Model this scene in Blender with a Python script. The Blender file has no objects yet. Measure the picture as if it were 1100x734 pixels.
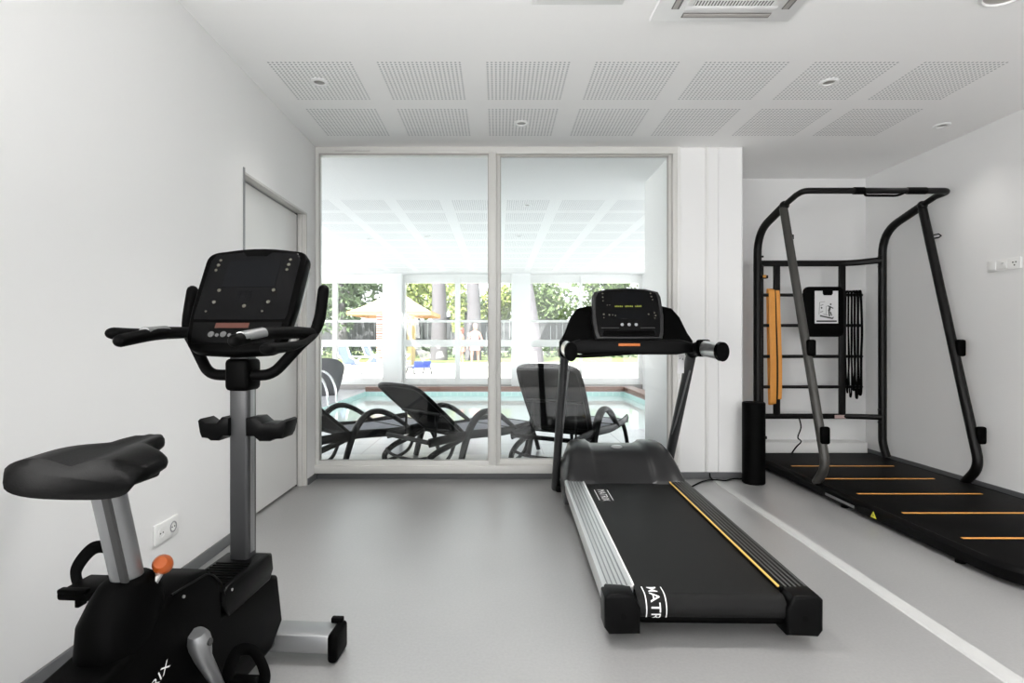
import bpy, bmesh, math, random
from mathutils import Vector, Matrix
random.seed(7)
R = math.radians
PI = math.pi
scene = bpy.context.scene

# ------------------------------------------------------------------ camera, world, lights, exposure
cam_data = bpy.data.cameras.new('camera')
cam = bpy.data.objects.new('camera', cam_data)
scene.collection.objects.link(cam)
cam.location = (0, 0, 1.10)
cam.rotation_euler = (R(90), 0, 0)
cam_data.sensor_width = 36.0
cam_data.lens = 36.0 * 583 / 1100
cam_data.shift_x = 15 / 1100
cam_data.clip_start = 0.05
cam_data.clip_end = 300
scene.camera = cam

scene.view_settings.view_transform = 'Standard'
scene.view_settings.look = 'None'
scene.view_settings.gamma = 1.0
scene.view_settings.use_curve_mapping = False
scene.view_settings.exposure = 1.35
scene.cycles.max_bounces = 10
scene.cycles.diffuse_bounces = 6
scene.cycles.glossy_bounces = 4
scene.cycles.transparent_max_bounces = 16
scene.cycles.sample_clamp_indirect = 6
scene.cycles.caustics_reflective = False
scene.cycles.caustics_refractive = False
scene.cycles.use_denoising = True

world = bpy.data.worlds.new('world')
scene.world = world
world.use_nodes = True
bg = world.node_tree.nodes['Background']
bg.inputs['Color'].default_value = (0.95, 0.97, 1.0, 1)
bg.inputs['Strength'].default_value = 1.3


def lamp(name, kind, loc, rot, energy, size=(1, 1), color=(1, 1, 1), spot=None):
    d = bpy.data.lights.new(name, kind)
    d.energy = energy
    d.color = color
    if kind == 'AREA':
        d.shape = 'RECTANGLE'
        d.size, d.size_y = size
    if kind == 'SUN':
        d.angle = R(1.0)
    if kind == 'SPOT':
        d.spot_size = spot
        d.spot_blend = 0.9
        d.shadow_soft_size = 0.10
    o = bpy.data.objects.new(name, d)
    o.location = loc
    o.rotation_euler = rot
    scene.collection.objects.link(o)
    return o


SUN_E = 8
lamp('sun', 'SUN', (0, 0, 20), (R(38), 0, R(-25)), SUN_E, color=(1, 0.96, 0.9))
# unseen fill added behind the photographer, aimed up to brighten the ceiling
lamp('fill_rear', 'AREA', (1.8, -4.3, 1.0), (R(150), 0, 0), 33, (4.2, 2.0), (1, 0.985, 0.965))
SIDE_E = 85
lamp('fill_side_left', 'AREA', (-1.44, -0.6, 1.5), (R(118), 0, R(-90)), SIDE_E, (3.2, 1.6), (1, 0.985, 0.965))  # unseen fill added on the solid left wall for the right wall
# unseen fills added at both ends to brighten the pool hall
lamp('fill_pool_left', 'AREA', (-6.3, 9.2, 1.45), (R(90), 0, R(-90)), 33, (6.0, 2.3), (1, 0.985, 0.965))
lamp('fill_pool_right', 'AREA', (6.3, 9.2, 1.45), (R(90), 0, R(90)), 33, (6.0, 2.3), (1, 0.985, 0.965))
SPOT_E = 5

# ------------------------------------------------------------------ materials


def mat(name, col, rough=0.5, metal=0.0, spec=0.5, bump=0.0, bscale=200.0, var=0.0, vscale=6.0, emit=None, estr=0.0, coat=0.0):
    m = bpy.data.materials.new(name)
    m.use_nodes = True
    nt = m.node_tree
    p = nt.nodes['Principled BSDF']
    p.inputs['Base Color'].default_value = (*col, 1)
    p.inputs['Roughness'].default_value = rough
    p.inputs['Metallic'].default_value = metal
    p.inputs['Specular IOR Level'].default_value = spec
    if coat:
        p.inputs['Coat Weight'].default_value = coat
    if emit:
        p.inputs['Emission Color'].default_value = (*emit, 1)
        p.inputs['Emission Strength'].default_value = estr
    tc = nt.nodes.new('ShaderNodeTexCoord')
    if bump > 0:
        n = nt.nodes.new('ShaderNodeTexNoise')
        n.inputs['Scale'].default_value = bscale
        n.inputs['Detail'].default_value = 3
        b = nt.nodes.new('ShaderNodeBump')
        b.inputs['Strength'].default_value = bump
        b.inputs['Distance'].default_value = 0.002
        nt.links.new(tc.outputs['Object'], n.inputs['Vector'])
        nt.links.new(n.outputs['Fac'], b.inputs['Height'])
        nt.links.new(b.outputs['Normal'], p.inputs['Normal'])
    if var > 0:
        n = nt.nodes.new('ShaderNodeTexNoise')
        n.inputs['Scale'].default_value = vscale
        n.inputs['Detail'].default_value = 5
        r = nt.nodes.new('ShaderNodeMapRange')
        r.inputs['To Min'].default_value = 1 - var
        r.inputs['To Max'].default_value = 1 + var
        x = nt.nodes.new('ShaderNodeVectorMath')
        x.operation = 'SCALE'
        x.inputs[0].default_value = col
        nt.links.new(tc.outputs['Object'], n.inputs['Vector'])
        nt.links.new(n.outputs['Fac'], r.inputs['Value'])
        nt.links.new(r.outputs['Result'], x.inputs['Scale'])
        nt.links.new(x.outputs['Vector'], p.inputs['Base Color'])
    return m


def glass_mat(name, tint=(0.97, 0.985, 0.98), refl=0.06):
    m = bpy.data.materials.new(name)
    m.use_nodes = True
    nt = m.node_tree
    nt.nodes.clear()
    o = nt.nodes.new('ShaderNodeOutputMaterial')
    mx = nt.nodes.new('ShaderNodeMixShader')
    t = nt.nodes.new('ShaderNodeBsdfTransparent')
    t.inputs['Color'].default_value = (*tint, 1)
    g = nt.nodes.new('ShaderNodeBsdfGlossy')
    g.inputs['Roughness'].default_value = 0.02
    f = nt.nodes.new('ShaderNodeFresnel')
    f.inputs['IOR'].default_value = 1.4
    nt.links.new(f.outputs['Fac'], mx.inputs['Fac'])
    nt.links.new(t.outputs[0], mx.inputs[1])
    nt.links.new(g.outputs[0], mx.inputs[2])
    nt.links.new(mx.outputs[0], o.inputs[0])
    return m


def perforated_mat(name, col, x0, y0, ymin, ymax, xmin, xmax, hcol):
    """white plasterboard with square fields of small round holes; x0,y0 = lower corner of one field"""
    m = bpy.data.materials.new(name)
    m.use_nodes = True
    nt = m.node_tree
    N = nt.nodes.new
    L = nt.links.new
    p = nt.nodes['Principled BSDF']
    p.inputs['Roughness'].default_value = 0.75
    tc = N('ShaderNodeTexCoord')
    sp = N('ShaderNodeSeparateXYZ')
    L(tc.outputs['Object'], sp.inputs[0])

    def mth(op, a, b=None, c=None):
        n = N('ShaderNodeMath')
        n.operation = op
        for i, v in enumerate((a, b, c)):
            if v is None:
                continue
            if isinstance(v, (int, float)):
                n.inputs[i].default_value = v
            else:
                L(v, n.inputs[i])
        return n.outputs[0]
    pitch, w, hp = 0.61, 0.48, 0.48 / 20

    def axis(s, o):
        t = mth('MULTIPLY', mth('FRACT', mth('DIVIDE', mth('SUBTRACT', s, o - 61.0), pitch)), pitch)
        inside = mth('LESS_THAN', t, w)
        h = mth('ABSOLUTE', mth('SUBTRACT', mth('FRACT', mth('DIVIDE', t, hp)), 0.5))
        return inside, h
    ix, hx = axis(sp.outputs[0], x0)
    iy, hy = axis(sp.outputs[1], y0)
    d = mth('SQRT', mth('ADD', mth('MULTIPLY', hx, hx), mth('MULTIPLY', hy, hy)))
    hole = mth('LESS_THAN', d, 0.27)
    a = mth('MULTIPLY', mth('MULTIPLY', ix, iy), hole)
    yr = mth('MULTIPLY', mth('GREATER_THAN', sp.outputs[1], ymin), mth('LESS_THAN', sp.outputs[1], ymax))
    a = mth('MULTIPLY', a, yr)
    a = mth('MULTIPLY', a, mth('MULTIPLY', mth('GREATER_THAN', sp.outputs[0], xmin), mth('LESS_THAN', sp.outputs[0], xmax)))
    mx = N('ShaderNodeMix')
    mx.data_type = 'RGBA'
    L(a, mx.inputs[0])
    mx.inputs[6].default_value = (*col, 1)
    mx.inputs[7].default_value = (*hcol, 1)
    L(mx.outputs[2], p.inputs['Base Color'])
    return m


def floor_mat():
    m = mat('grey_vinyl', (0.33, 0.33, 0.33), 0.36, spec=1.0, bump=0.12, bscale=60)
    nt = m.node_tree
    p = nt.nodes['Principled BSDF']
    tc = nt.nodes.new('ShaderNodeTexCoord')
    n1 = nt.nodes.new('ShaderNodeTexNoise')
    n1.inputs['Scale'].default_value = 90
    n1.inputs['Detail'].default_value = 6
    n2 = nt.nodes.new('ShaderNodeTexNoise')
    n2.inputs['Scale'].default_value = 1.6
    n2.inputs['Detail'].default_value = 5
    a = nt.nodes.new('ShaderNodeMath')
    a.operation = 'ADD'
    r = nt.nodes.new('ShaderNodeMapRange')
    r.clamp = False
    r.inputs['From Min'].default_value = 0.6
    r.inputs['From Max'].default_value = 1.4
    r.inputs['To Min'].default_value = 0.86
    r.inputs['To Max'].default_value = 1.14
    s = nt.nodes.new('ShaderNodeVectorMath')
    s.operation = 'SCALE'
    s.inputs[0].default_value = (0.275, 0.273, 0.272)
    for n in (n1, n2):
        nt.links.new(tc.outputs['Object'], n.inputs['Vector'])
    nt.links.new(n1.outputs['Fac'], a.inputs[0])
    nt.links.new(n2.outputs['Fac'], a.inputs[1])
    nt.links.new(a.outputs[0], r.inputs['Value'])
    nt.links.new(r.outputs['Result'], s.inputs['Scale'])
    nt.links.new(s.outputs['Vector'], p.inputs['Base Color'])
    p.inputs['Coat Weight'].default_value = 1.0
    p.inputs['Coat Roughness'].default_value = 0.36
    p.inputs['Coat IOR'].default_value = 1.7
    r2 = nt.nodes.new('ShaderNodeMapRange')
    r2.inputs['To Min'].default_value = 0.34
    r2.inputs['To Max'].default_value = 0.46
    nt.links.new(n2.outputs['Fac'], r2.inputs['Value'])
    nt.links.new(r2.outputs['Result'], p.inputs['Roughness'])
    return m


def tile_mat(name, col, grout, size, rough=0.3):
    m = bpy.data.materials.new(name)
    m.use_nodes = True
    nt = m.node_tree
    p = nt.nodes['Principled BSDF']
    p.inputs['Roughness'].default_value = rough
    tc = nt.nodes.new('ShaderNodeTexCoord')
    b = nt.nodes.new('ShaderNodeTexBrick')
    b.offset = 0
    b.inputs['Color1'].default_value = (*col, 1)
    b.inputs['Color2'].default_value = (*[c * 0.97 for c in col], 1)
    b.inputs['Mortar'].default_value = (*grout, 1)
    b.inputs['Scale'].default_value = 1.0
    b.inputs['Mortar Size'].default_value = 0.006
    b.inputs['Brick Width'].default_value = size
    b.inputs['Row Height'].default_value = size
    nt.links.new(tc.outputs['Object'], b.inputs['Vector'])
    nt.links.new(b.outputs['Color'], p.inputs['Base Color'])
    return m


M = {}
M['wall'] = mat('white_wall_paint', (0.82, 0.822, 0.82), 0.6, bump=0.08, bscale=150, var=0.012, vscale=2)
M['frame'] = mat('white_aluminium', (0.66, 0.655, 0.63), 0.38)
M['door'] = mat('white_lacquered_door', (0.80, 0.80, 0.785), 0.35, var=0.01, vscale=3)
M['jamb'] = mat('off_white_jamb', (0.60, 0.59, 0.57), 0.45)
M['gap'] = mat('dark_gap', (0.05, 0.05, 0.05), 0.7)
M['skirt'] = mat('dark_grey_skirting', (0.11, 0.113, 0.118), 0.45)
M['floor'] = floor_mat()
M['strip'] = mat('pale_floor_strip', (0.48, 0.48, 0.475), 0.4, var=0.05, vscale=20)
M['ceil'] = perforated_mat('perforated_plasterboard', (0.93, 0.93, 0.925), -1.292, 3.012, 2.95, 4.18, -1.35, 2.9, (0.42, 0.43, 0.44))
M['ceil2'] = perforated_mat('perforated_plasterboard_pool', (0.88, 0.88, 0.88), 0.095, 5.96, 5.9, 12.0, -6, 6, (0.50, 0.51, 0.52))
M['glass'] = glass_mat('window_glass')
M['plastic'] = mat('black_plastic', (0.0010, 0.0010, 0.0010), 0.45, spec=0.03, bump=0.15, bscale=400)
M['satin'] = mat('satin_black_plastic', (0.0015, 0.0015, 0.0016), 0.34, spec=0.08, bump=0.05, bscale=300)
M['gloss'] = mat('gloss_black_panel', (0.002, 0.002, 0.0024), 0.2, spec=0.12)
M['rubber'] = mat('black_rubber', (0.0013, 0.0013, 0.0013), 0.55, spec=0.05, bump=0.3, bscale=350)
M['vinyl'] = mat('black_vinyl_seat', (0.0012, 0.0012, 0.0012), 0.40, spec=0.07, bump=0.25, bscale=300)
M['belt'] = mat('treadmill_belt', (0.006, 0.006, 0.006), 0.5, spec=0.16, bump=0.5, bscale=500)
M['silver'] = mat('silver_painted_steel', (0.30, 0.305, 0.31), 0.35, metal=0.75)
M['dsilver'] = mat('dark_silver_paint', (0.045, 0.046, 0.048), 0.4, metal=0.3)
M['alu'] = mat('brushed_aluminium', (0.72, 0.72, 0.72), 0.3, metal=0.9, bump=0.1, bscale=120)
M['chrome'] = mat('chrome', (0.8, 0.8, 0.8), 0.12, metal=1.0)
M['anth'] = mat('anthracite_steel', (0.022, 0.022, 0.023), 0.30, metal=0.2, spec=0.4)
M['mast'] = mat('charcoal_steel', (0.05, 0.051, 0.053), 0.35, metal=0.5)
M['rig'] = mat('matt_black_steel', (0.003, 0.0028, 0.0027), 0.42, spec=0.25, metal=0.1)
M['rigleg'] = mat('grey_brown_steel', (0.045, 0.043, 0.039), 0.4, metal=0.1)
M['orange'] = mat('orange_plastic', (0.42, 0.085, 0.012), 0.35)
M['stripe'] = mat('amber_stripe', (0.72, 0.33, 0.06), 0.5)
M['gold'] = mat('gold_edge_strip', (0.85, 0.55, 0.15), 0.4)
M['band'] = mat('orange_latex', (0.80, 0.34, 0.06), 0.5, var=0.06, vscale=30)
M['white'] = mat('white_print', (0.85, 0.85, 0.85), 0.5)
M['greyprint'] = mat('grey_print', (0.30, 0.30, 0.31), 0.5)
M['paper'] = mat('paper_sheet', (0.72, 0.72, 0.73), 0.6)
M['ink'] = mat('dark_ink', (0.03, 0.03, 0.03), 0.6)
M['midink'] = mat('mid_grey_ink', (0.30, 0.30, 0.30), 0.6)
M['midkey'] = mat('dull_grey_key', (0.09, 0.09, 0.09), 0.4)
M['red'] = mat('red_ink', (0.5, 0.06, 0.05), 0.5)
M['pinklabel'] = mat('pale_label', (0.55, 0.40, 0.38), 0.5)
M['yellow'] = mat('yellow_sticker', (0.75, 0.72, 0.05), 0.5)
M['amber_led'] = mat('amber_led_display', (0.07, 0.018, 0.010), 0.4, emit=(0.9, 0.25, 0.12), estr=0.0)
M['orange_led'] = mat('orange_led_strip', (0.3, 0.08, 0.01), 0.4, emit=(1.0, 0.25, 0.03), estr=0.12)
M['green_led'] = mat('green_led_text', (0.1, 0.12, 0.01), 0.4, emit=(0.55, 0.6, 0.08), estr=0.10)
M['led'] = mat('button_glow', (0.055, 0.052, 0.04), 0.4, emit=(0.8, 0.75, 0.55), estr=0.02)
M['screen'] = mat('dark_display', (0.0025, 0.003, 0.004), 0.25, spec=0.12)
M['socket'] = mat('white_socket_plastic', (0.82, 0.82, 0.81), 0.3)
M['acwhite'] = mat('white_ac_plastic', (0.84, 0.84, 0.84), 0.4)
M['acdark'] = mat('ac_inner_shadow', (0.16, 0.155, 0.15), 0.6)
M['acvane'] = mat('ac_grey_vane', (0.42, 0.40, 0.38), 0.5)
M['lens'] = mat('spot_lens', (0.25, 0.24, 0.22), 0.3)
M['lounger'] = mat('dark_resin', (0.004, 0.004, 0.0042), 0.45, spec=0.14)
M['sling'] = mat('dark_mesh_sling', (0.004, 0.004, 0.0045), 0.8, spec=0.06)
M['seatgrey'] = mat('grey_mesh_seat', (0.22, 0.22, 0.25), 0.7)
M['pooltile'] = tile_mat('pale_pool_deck_tile', (0.60, 0.60, 0.64), (0.42, 0.42, 0.44), 0.45, 0.25)
M['pooltile2'] = tile_mat('aqua_pool_tile', (0.50, 0.72, 0.70), (0.7, 0.85, 0.82), 0.15, 0.3)
M['coping'] = mat('brown_wood_coping', (0.20, 0.105, 0.08), 0.45, var=0.2, vscale=14)
M['greycurb'] = mat('grey_curb', (0.36, 0.34, 0.33), 0.6)
M['water'] = mat('pool_water', (0.74, 0.84, 0.83), 0.04, bump=0.25, bscale=3.5)
M['water'].node_tree.nodes['Principled BSDF'].inputs['Transmission Weight'].default_value = 0.0
M['terrace'] = mat('pale_sunlit_paving', (0.62, 0.60, 0.57), 0.7, var=0.05, vscale=2)
M['lawn'] = mat('lawn_grass', (0.15, 0.19, 0.06), 0.9, var=0.25, vscale=8)
M['fence'] = mat('dark_grey_fence', (0.055, 0.055, 0.062), 0.7, var=0.3, vscale=2)
M['leaf1'] = mat('leaf_dark_green', (0.10, 0.145, 0.075), 0.6, var=0.35, vscale=1.5)
M['leaf2'] = mat('leaf_mid_green', (0.15, 0.21, 0.085), 0.6, var=0.35, vscale=1.5)
M['leaf3'] = mat('leaf_yellow_green', (0.26, 0.31, 0.09), 0.6, var=0.3, vscale=1.5)
M['bark'] = mat('grey_bark', (0.13, 0.12, 0.135), 0.9, var=0.3, vscale=5)
M['canopy'] = mat('cream_canopy', (0.52, 0.42, 0.28), 0.8)
M['fascia'] = mat('peach_canopy_edge', (0.45, 0.26, 0.12), 0.8)
M['post_y'] = mat('pale_yellow_post', (0.38, 0.31, 0.15), 0.6)
M['blue'] = mat('blue_fabric', (0.03, 0.06, 0.30), 0.7)
M['paleblue'] = mat('pale_blue_sling', (0.13, 0.17, 0.30), 0.7)
M['rattan'] = mat('grey_rattan', (0.10, 0.10, 0.105), 0.7, bump=0.8, bscale=60)
M['cushion'] = mat('cream_cushion', (0.7, 0.68, 0.64), 0.8)
M['skin'] = mat('skin', (0.42, 0.20, 0.15), 0.55)
M['hair_r'] = mat('reddish_hair', (0.28, 0.07, 0.05), 0.6)
M['hair_b'] = mat('fair_hair', (0.55, 0.36, 0.28), 0.6)
M['pink'] = mat('pale_pink_cloth', (0.45, 0.24, 0.23), 0.8)
M['coral'] = mat('coral_cloth', (0.70, 0.30, 0.22), 0.8)
M['wallfar'] = mat('pale_house_wall', (0.55, 0.58, 0.62), 0.8)
M['roof'] = mat('pale_roof', (0.50, 0.52, 0.56), 0.8)


def stripe_mat(name, c1, c2, scale):
    m = mat(name, c1, 0.6)
    nt = m.node_tree
    w = nt.nodes.new('ShaderNodeTexWave')
    w.bands_direction = 'Z'
    w.inputs['Scale'].default_value = scale
    w.inputs['Distortion'].default_value = 2
    rp = nt.nodes.new('ShaderNodeValToRGB')
    rp.color_ramp.interpolation = 'CONSTANT'
    rp.color_ramp.elements[0].color = (*c1, 1)
    rp.color_ramp.elements[1].color = (*c2, 1)
    rp.color_ramp.elements[1].position = 0.5
    tc = nt.nodes.new('ShaderNodeTexCoord')
    nt.links.new(tc.outputs['Object'], w.inputs['Vector'])
    nt.links.new(w.outputs['Fac'], rp.inputs[0])
    nt.links.new(rp.outputs[0], nt.nodes['Principled BSDF'].inputs['Base Color'])
    return m


M['redwhite'] = stripe_mat('red_and_white_post', (0.75, 0.70, 0.66), (0.55, 0.12, 0.10), 3)

# ------------------------------------------------------------------ mesh helpers
ORI = {}      # object name -> world origin its mesh coordinates are measured from


def fillet(pts, r, n=6):
    """polyline with rounded corners; r may be a list"""
    pts = [Vector(p) for p in pts]
    out = [pts[0]]
    for i in range(1, len(pts) - 1):
        rr = r[i] if isinstance(r, (list, tuple)) else r
        a, b, c = pts[i - 1], pts[i], pts[i + 1]
        d1, d2 = (a - b), (c - b)
        k = min(rr, d1.length * 0.49, d2.length * 0.49)
        p, q = b + d1.normalized() * k, b + d2.normalized() * k
        for j in range(n + 1):
            t = j / n
            out.append(p * (1 - t) ** 2 + b * 2 * t * (1 - t) + q * t ** 2)
    out.append(pts[-1])
    return out


def spline(pts, n=8, closed=False):
    pts = [Vector(p) for p in pts]
    out = []
    N = len(pts)
    for i in range(N if closed else N - 1):
        if closed:
            a, b, c, d = pts[(i - 1) % N], pts[i], pts[(i + 1) % N], pts[(i + 2) % N]
        else:
            a = pts[max(i - 1, 0)]
            b, c = pts[i], pts[i + 1]
            d = pts[min(i + 2, N - 1)]
        for j in range(n):
            t = j / n
            out.append(0.5 * ((2 * b) + (c - a) * t + (2 * a - 5 * b + 4 * c - d) * t * t + (3 * b - a - 3 * c + d) * t ** 3))
    if not closed:
        out.append(pts[-1])
    return out


class MB:
    def __init__(self):
        self.bm = bmesh.new()

    def _mat(self, verts, m):
        if m is not None:
            bmesh.ops.transform(self.bm, matrix=m, verts=verts)

    def box(self, lo, hi, bev=0.0, seg=2, m=None):
        c = [(a + b) / 2 for a, b in zip(lo, hi)]
        s = [abs(b - a) for a, b in zip(lo, hi)]
        r = bmesh.ops.create_cube(self.bm, size=1.0)
        vs = r['verts']
        bmesh.ops.transform(self.bm, matrix=Matrix.Translation(c) @ Matrix.Diagonal((*s, 1)), verts=vs)
        if bev > 0:
            es = list({e for v in vs for e in v.link_edges})
            b = bmesh.ops.bevel(self.bm, geom=es, offset=min(bev, min(s) * 0.49), segments=seg, profile=0.5, affect='EDGES')
            vs = list({v for f in b['faces'] for v in f.verts} | {v for v in vs if v.is_valid})
        self._mat(vs, m)
        return self

    def prism(self, poly, axis, a, b, bev=0.0, seg=2, m=None):
        """extrude a 2-D polygon along an axis (0,1,2) from a to b"""
        def mk(p, t):
            if axis == 0:
                return (t, p[0], p[1])
            if axis == 1:
                return (p[0], t, p[1])
            return (p[0], p[1], t)
        va = [self.bm.verts.new(mk(p, a)) for p in poly]
        vb = [self.bm.verts.new(mk(p, b)) for p in poly]
        n = len(poly)
        fs = [self.bm.faces.new(va[::-1]), self.bm.faces.new(vb)]
        for i in range(n):
            fs.append(self.bm.faces.new((va[i], va[(i + 1) % n], vb[(i + 1) % n], vb[i])))
        bmesh.ops.recalc_face_normals(self.bm, faces=fs)
        vs = va + vb
        if bev > 0:
            es = list(set(fs[0].edges) | set(fs[1].edges))
            r = bmesh.ops.bevel(self.bm, geom=es, offset=bev, segments=seg, profile=0.5, affect='EDGES')
            vs = list({v for f in r['faces'] for v in f.verts} | {v for v in vs if v.is_valid})
        self._mat(vs, m)
        return self

    def loft(self, rings, cap=True, closed=True):
        """rings of equal vertex count"""
        R_ = [[self.bm.verts.new(p) for p in ring] for ring in rings]
        n = len(R_[0])
        fs = []
        for a, b in zip(R_[:-1], R_[1:]):
            for i in range(n if closed else n - 1):
                j = (i + 1) % n
                fs.append(self.bm.faces.new((a[i], a[j], b[j], b[i])))
        if cap:
            fs.append(self.bm.faces.new(R_[0][::-1]))
            fs.append(self.bm.faces.new(R_[-1]))
        bmesh.ops.recalc_face_normals(self.bm, faces=fs)
        return self

    def sweep(self, pts, rad, n=12, prof=None, up=(0, 0, 1), closed=False, roundcap=False):
        """tube; rad = radius or list; prof=(w,h) ellipse half-axes multipliers measured along side/up"""
        pts = [Vector(p) for p in pts]
        N = len(pts)
        rings = []
        up = Vector(up)
        side_prev = None
        for i, p in enumerate(pts):
            if closed:
                t = (pts[(i + 1) % N] - pts[i - 1]).normalized()
            else:
                t = (pts[min(i + 1, N - 1)] - pts[max(i - 1, 0)]).normalized()
            s = t.cross(up)
            if s.length < 0.05:
                s = side_prev.copy() if side_prev else t.cross(Vector((0, 1, 0.01)))
            s = (s - t * s.dot(t)).normalized()
            if side_prev is not None and s.dot(side_prev) < 0:
                s = -s
            side_prev = s
            u = s.cross(t).normalized()
            if isinstance(rad, (list, tuple)):
                k = i / (N - 1) * (len(rad) - 1)
                a = int(min(k, len(rad) - 2))
                r = rad[a] + (rad[a + 1] - rad[a]) * (k - a)
            else:
                r = rad
            w, h = prof if prof else (1, 1)
            rings.append([p + s * math.cos(2 * PI * j / n) * r * w + u * math.sin(2 * PI * j / n) * r * h for j in range(n)])
        if closed:
            rings.append([v.copy() for v in rings[0]])
            self.loft(rings, cap=False)
            bmesh.ops.remove_doubles(self.bm, verts=self.bm.verts, dist=1e-6)
            return self
        if roundcap:
            def capr(ring, d):
                c = sum((Vector(v) for v in ring), Vector()) / n
                res = []
                r0 = (Vector(ring[0]) - c).length
                for a in (30, 60, 82):
                    res.append([c + (v - c) * math.cos(R(a)) + d * r0 * math.sin(R(a)) for v in ring])
                return res
            d0 = (pts[0] - pts[1]).normalized()
            d1 = (pts[-1] - pts[-2]).normalized()
            rings = capr(rings[0], d0)[::-1] + rings + capr(rings[-1], d1)
        self.loft(rings)
        return self

    def cyl(self, a, b, r, r2=None, n=20, bev=0.0):
        a, b = Vector(a), Vector(b)
        d = (b - a).normalized()
        s = d.cross(Vector((0, 0, 1)))
        if s.length < 0.01:
            s = d.cross(Vector((0, 1, 0)))
        s.normalize()
        u = s.cross(d)
        r2 = r if r2 is None else r2

        def ring(c, q):
            return [c + (s * math.cos(2 * PI * j / n) + u * math.sin(2 * PI * j / n)) * q for j in range(n)]
        if bev > 0:
            self.loft([ring(a, r - bev), ring(a + d * bev, r), ring(b - d * bev, r2), ring(b, r2 - bev)])
        else:
            self.loft([ring(a, r), ring(b, r2)])
        return self

    def lathe(self, prof, c=(0, 0, 0), n=32, m=None):
        """prof list of (r,z) revolved about z through c; r=0 ends allowed"""
        c = Vector(c)
        rings = [[c + Vector((max(r, 1e-4) * math.cos(2 * PI * j / n), max(r, 1e-4) * math.sin(2 * PI * j / n), z)) for j in range(n)] for r, z in prof]
        if m is not None:
            rings = [[m @ v for v in q] for q in rings]
        self.loft(rings)
        return self

    def ball(self, c, r, sc=(1, 1, 1), n=16):
        q = bmesh.ops.create_uvsphere(self.bm, u_segments=n, v_segments=max(6, n // 2 + 2), radius=r)
        bmesh.ops.transform(self.bm, matrix=Matrix.Translation(c) @ Matrix.Diagonal((*sc, 1)), verts=q['verts'])
        return self

    def quad(self, a, b, c, d):
        self.bm.faces.new([self.bm.verts.new(v) for v in (a, b, c, d)])
        return self

    def geo(self, verts, faces):
        vs = [self.bm.verts.new(v) for v in verts]
        for f in faces:
            try:
                self.bm.faces.new([vs[i] for i in f])
            except ValueError:
                pass
        return self

    def build(self, name, material, parent=None, at=None, smooth=35, xf=None):
        """coordinates are world for things without xf; with a parent they are shifted to the parent's frame"""
        if xf is not None:
            bmesh.ops.transform(self.bm, matrix=xf, verts=self.bm.verts)
        if parent is not None:
            org = Vector(ORI.get(parent.name, (0, 0, 0)))
        else:
            org = Vector(at) if at is not None else Vector((0, 0, 0))
        bmesh.ops.translate(self.bm, vec=-org, verts=self.bm.verts)
        me = bpy.data.meshes.new(name)
        self.bm.to_mesh(me)
        self.bm.free()
        me.materials.append(material)
        if smooth:
            me.shade_smooth()
            me.set_sharp_from_angle(angle=R(smooth))
        o = bpy.data.objects.new(name, me)
        scene.collection.objects.link(o)
        ORI[o.name] = tuple(org)
        if parent is not None:
            o.parent = parent
        elif at is not None:
            o.location = at
        return o


def tag(o, label=None, cat=None, group=None, kind=None):
    if label:
        o['label'] = label
    if cat:
        o['category'] = cat
    if group:
        o['group'] = group
    if kind:
        o['kind'] = kind
    return o


def struct(o):
    o['kind'] = 'structure'
    return o


def thing(name, loc, label, cat, group=None, rotz=0.0, local=False):
    """Empty at the thing's base; local=True means its parts are given in its own frame"""
    o = bpy.data.objects.new(name, None)
    o.empty_display_size = 0.1
    scene.collection.objects.link(o)
    o.location = loc
    o.rotation_euler = (0, 0, rotz)
    ORI[o.name] = (0, 0, 0) if local else tuple(loc)
    return tag(o, label, cat, group)


def children(o):
    return [c for c in scene.objects if c.parent == o]


def copy_tree(o, parent=None):
    c = o.copy()
    scene.collection.objects.link(c)
    if parent is not None:
        c.parent = parent
    ORI[c.name] = ORI.get(o.name, (0, 0, 0))
    for ch in children(o):
        copy_tree(ch, c)
    return c


_tc = {}


def text_geo(s, size=1.0, bold=0.0):
    key = (s, bold)
    if key not in _tc:
        cu = bpy.data.curves.new('tmp', 'FONT')
        cu.body = s
        cu.size = 1.0
        cu.offset = bold
        cu.resolution_u = 3
        cu.fill_mode = 'FRONT'
        ob = bpy.data.objects.new('tmp', cu)
        scene.collection.objects.link(ob)
        bpy.context.view_layer.update()
        me = bpy.data.meshes.new_from_object(ob)
        _tc[key] = ([tuple(v.co) for v in me.vertices], [tuple(p.vertices) for p in me.polygons])
        bpy.data.objects.remove(ob)
        bpy.data.meshes.remove(me)
        bpy.data.curves.remove(cu)
    v, f = _tc[key]
    return [(a * size, b * size) for a, b, _ in v], f


def text_mesh(mb, s, size, fn, bold=0.0, cuts=0):
    """fn maps text (u, v) to a 3-D point"""
    v, f = text_geo(s, size, bold)
    if cuts:
        b = bmesh.new()
        vs = [b.verts.new((p[0], p[1], 0)) for p in v]
        for q in f:
            try:
                b.faces.new([vs[i] for i in q])
            except ValueError:
                pass
        for k in range(1, cuts):
            x = max(p[0] for p in v) * k / cuts
            bmesh.ops.bisect_plane(b, geom=b.verts[:] + b.edges[:] + b.faces[:], plane_co=(x, 0, 0), plane_no=(1, 0, 0))
        b.verts.index_update()
        v = [(p.co.x, p.co.y) for p in b.verts]
        f = [tuple(p.index for p in q.verts) for q in b.faces]
        b.free()
    mb.geo([fn(a, b) for a, b in v], f)
    return mb


# ------------------------------------------------------------------ the room
XL, XR, YW, YR, ZC = -1.46, 3.51, 4.35, 5.18, 2.655
YB = -4.5     # wall behind the photographer

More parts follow.
